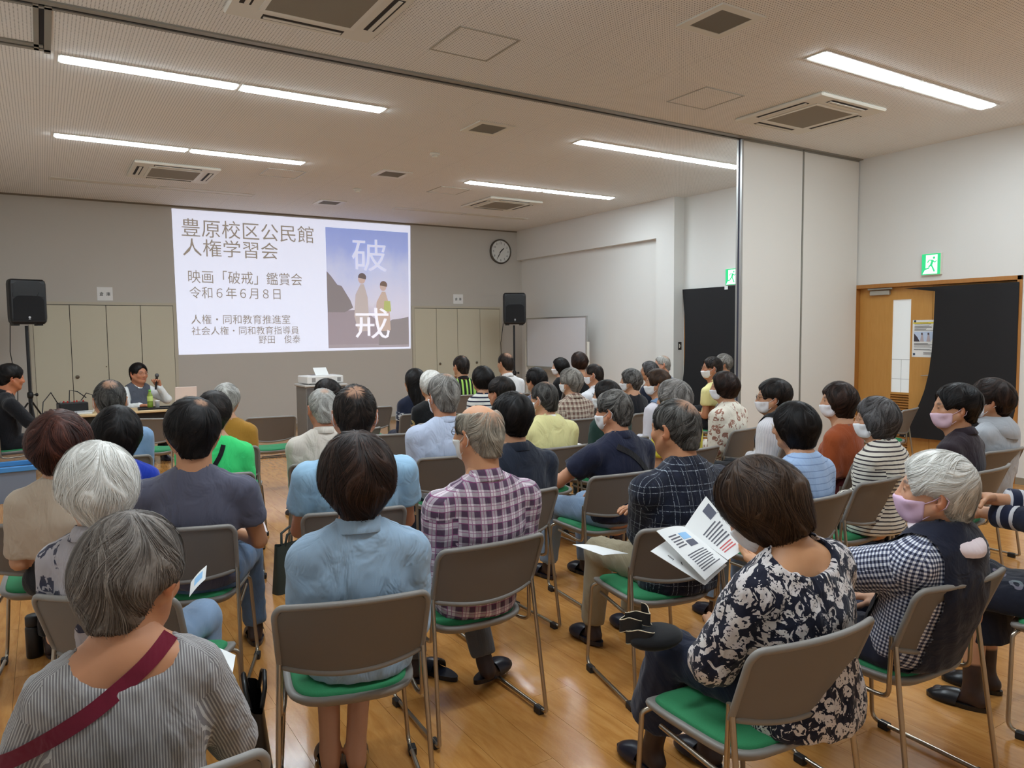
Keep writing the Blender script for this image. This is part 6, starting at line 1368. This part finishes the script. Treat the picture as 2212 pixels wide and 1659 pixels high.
for k, pts in enumerate(([(.12,10.2,.82),(.06,10.1,.95),(-.02,10.0,.85),(-.06,9.9,.45),(-.02,9.9,.02)], [(.24,10.2,.82),(.25,10.22,.96),(.33,10.25,.94),(.42,10.26,.86)], [(.36,10.2,.83),(.42,10.2,.92),(.48,10.15,.9),(.5,10.1,.72)])):
    tag(MB().tube([tuple(p) for p in pts], .006, 6).build('cable', BLACK), ['black cable falling from the mixer to the floor','black cable arching behind the mixer','black cable looping right of the mixer'][k], 'cable')
t = thing('tea_bottle', 'green tea bottle on the tray before the speaker', 'bottle', (1.09,10.06,.717)); MB().lathe([(.030,0),(.033,.01),(.033,.06),(.030,.07),(.033,.08),(.033,.14),(.016,.18),(.014,.195)], 20).build('body', M('tea_green', (128,150,52), .25), t); MB().lathe([(.0335,.075),(.0338,.08),(.0338,.135),(.0335,.138)], 20).build('label_band', M('tea_label', (196,214,120), .5), t); MB().lathe([(.015,.195),(.015,.215),(.012,.218)], 16).build('cap', M('cap_green', (120,200,90), .4), t)
t = thing('paper_cup', 'white paper cup beside the tea bottle', 'cup', (1.165,10.02,.717)); MB().lathe([(.022,0),(.030,.08),(.032,.082),(.030,.079),(.021,.004)], 20).build('cup', PAPER, t)
t = thing('tray', 'black serving tray on the speaker table', 'tray', (1.14,10.04,.70), R(-4)); MB().box(-.18,.18,-.13,.13,0,.006).build('plate', BLACK, t); m = MB()
for (a, b, c, d) in ((-.19,.19,-.14,-.13),(-.19,.19,.13,.14),(-.19,-.18,-.13,.13),(.18,.19,-.13,.13)): m.box(a, b, c, d, 0, .017)
m.build('rim', BLACK, t)
wr_ = PRES['Wr'][-1]; hd_ = np.array([.35,.25,.8]); cpos = wr_+unit(np.array([.5,.35,.75]))*.085
pm4 = PRES['root'].matrix_basis; loc = pm4@Vector(tuple(cpos)); t = thing('microphone', 'black handheld microphone in the hand of the speaker', 'microphone', tuple(loc)); d = Vector((.10,-.05,.85)).normalized()
MB().tube([tuple(-d*.10),tuple(d*.06)], [.011,.016], 14).build('handle', BLACK, t); MB().ellipsoid(tuple(d*.085), (.025,.025,.028), 16, 10).build('head', M('mic_mesh', (96,96,98), .5, .5), t)
# projector on its cabinet
t = thing('projector_cabinet', 'grey cabinet carrying the projector', 'cabinet', (3.16,9.85,0)); MB().bbox(-.27,.27,-.22,.22,.06,.90,.006).build('body', M('cabinet_grey', (120,116,112), .5), t); MB().bbox(-.29,.29,-.24,.24,.90,.93,.006).build('top', M('cabinet_top', (190,186,180), .5), t); MB().box(-.25,.25,-.228,-.22,.10,.88).build('door', M('cabinet_door', (96,92,90), .5), t)
for sx in (-1,1):
    for sy in (-1,1): MB().cyl((sx*.22-.012, sy*.17, .03), .029, .024, 12, 'x').build('castor', BLACK, t)
t = thing('projector', 'white projector on the grey cabinet below the screen', 'projector', (3.16,9.85,.932), R(3)); MB().bbox(-.25,.25,-.19,.19,.008,.11,.012).build('body', M('projector_white', (226,224,220), .45), t)
for x in (-.19,.16): MB().box(x, x+.05, -.192, -.19, .03, .085).build('vent', M('vent_grey', (150,148,146), .7), t)
MB().box(-.1,.1,.02,.19,.11,.112).build('lens_recess', M('lens_dark', (60,66,90), .2), t)
for sx in (-1,1): MB().cyl((sx*.2,-.14,0), .012, .01, 10).build('foot', BLACK, t)
t = thing('paper_sheet', 'white sheet standing on top of the projector', 'paper', (3.18,9.80,1.045)); m = MB(); m.add([(-.10,0,0),(.08,0,0),(.06,.06,.10),(-.12,.06,.10),(-.10,.003,0),(.08,.003,0),(.06,.063,.10),(-.12,.063,.10)], [(0,1,2,3),(7,6,5,4),(0,4,5,1),(1,5,6,2),(2,6,7,3),(3,7,4,0)]); m.build('sheet', PAPER, t)
for k in range(4):
    g = random.Random(k); x0 = 2.0+.35*k; tag(MB().tube([(x0+.3*i, 9.3+.5*math.sin(i*1.1+k)+.12*k, .007) for i in range(8)], .006, 6).build('floor_cable', BLACK), 'black cable lying on the floor before the screen, number %s from the table' % ['one','two','three','four'][k], 'cable')
# storage box with blue lid frame
t = thing('storage_box', 'clear storage box with blue rim on the floor at the left edge', 'storage box', (-.38,8.75,0), R(4)); CL = M('box_clear', (120,132,150), .3)
for (a, b, c, d) in ((-.26,.26,-.19,-.185),(-.26,.26,.185,.19),(-.26,-.255,-.185,.185),(.255,.26,-.185,.185)): MB().box(a, b, c, d, 0, .31).build('side', CL, t)
MB().box(-.255,.255,-.185,.185,0,.006).build('bottom', CL, t); m = MB()
for (a, b, c, d) in ((-.29,.29,-.22,-.18),(-.29,.29,.18,.22),(-.29,-.25,-.18,.18),(.25,.29,-.18,.18)): m.bbox(a, b, c, d, .30, .35, .006)
m.build('rim', M('box_blue', (70,140,206), .45), t); tag(MB().bbox(-.20,.20,-.14,.14,0,.22,.01).build('folded_papers', M('papers_grey', (176,172,174), .7), None, (-.38,8.75,.008)), 'pale stack of papers inside the clear storage box', 'papers')
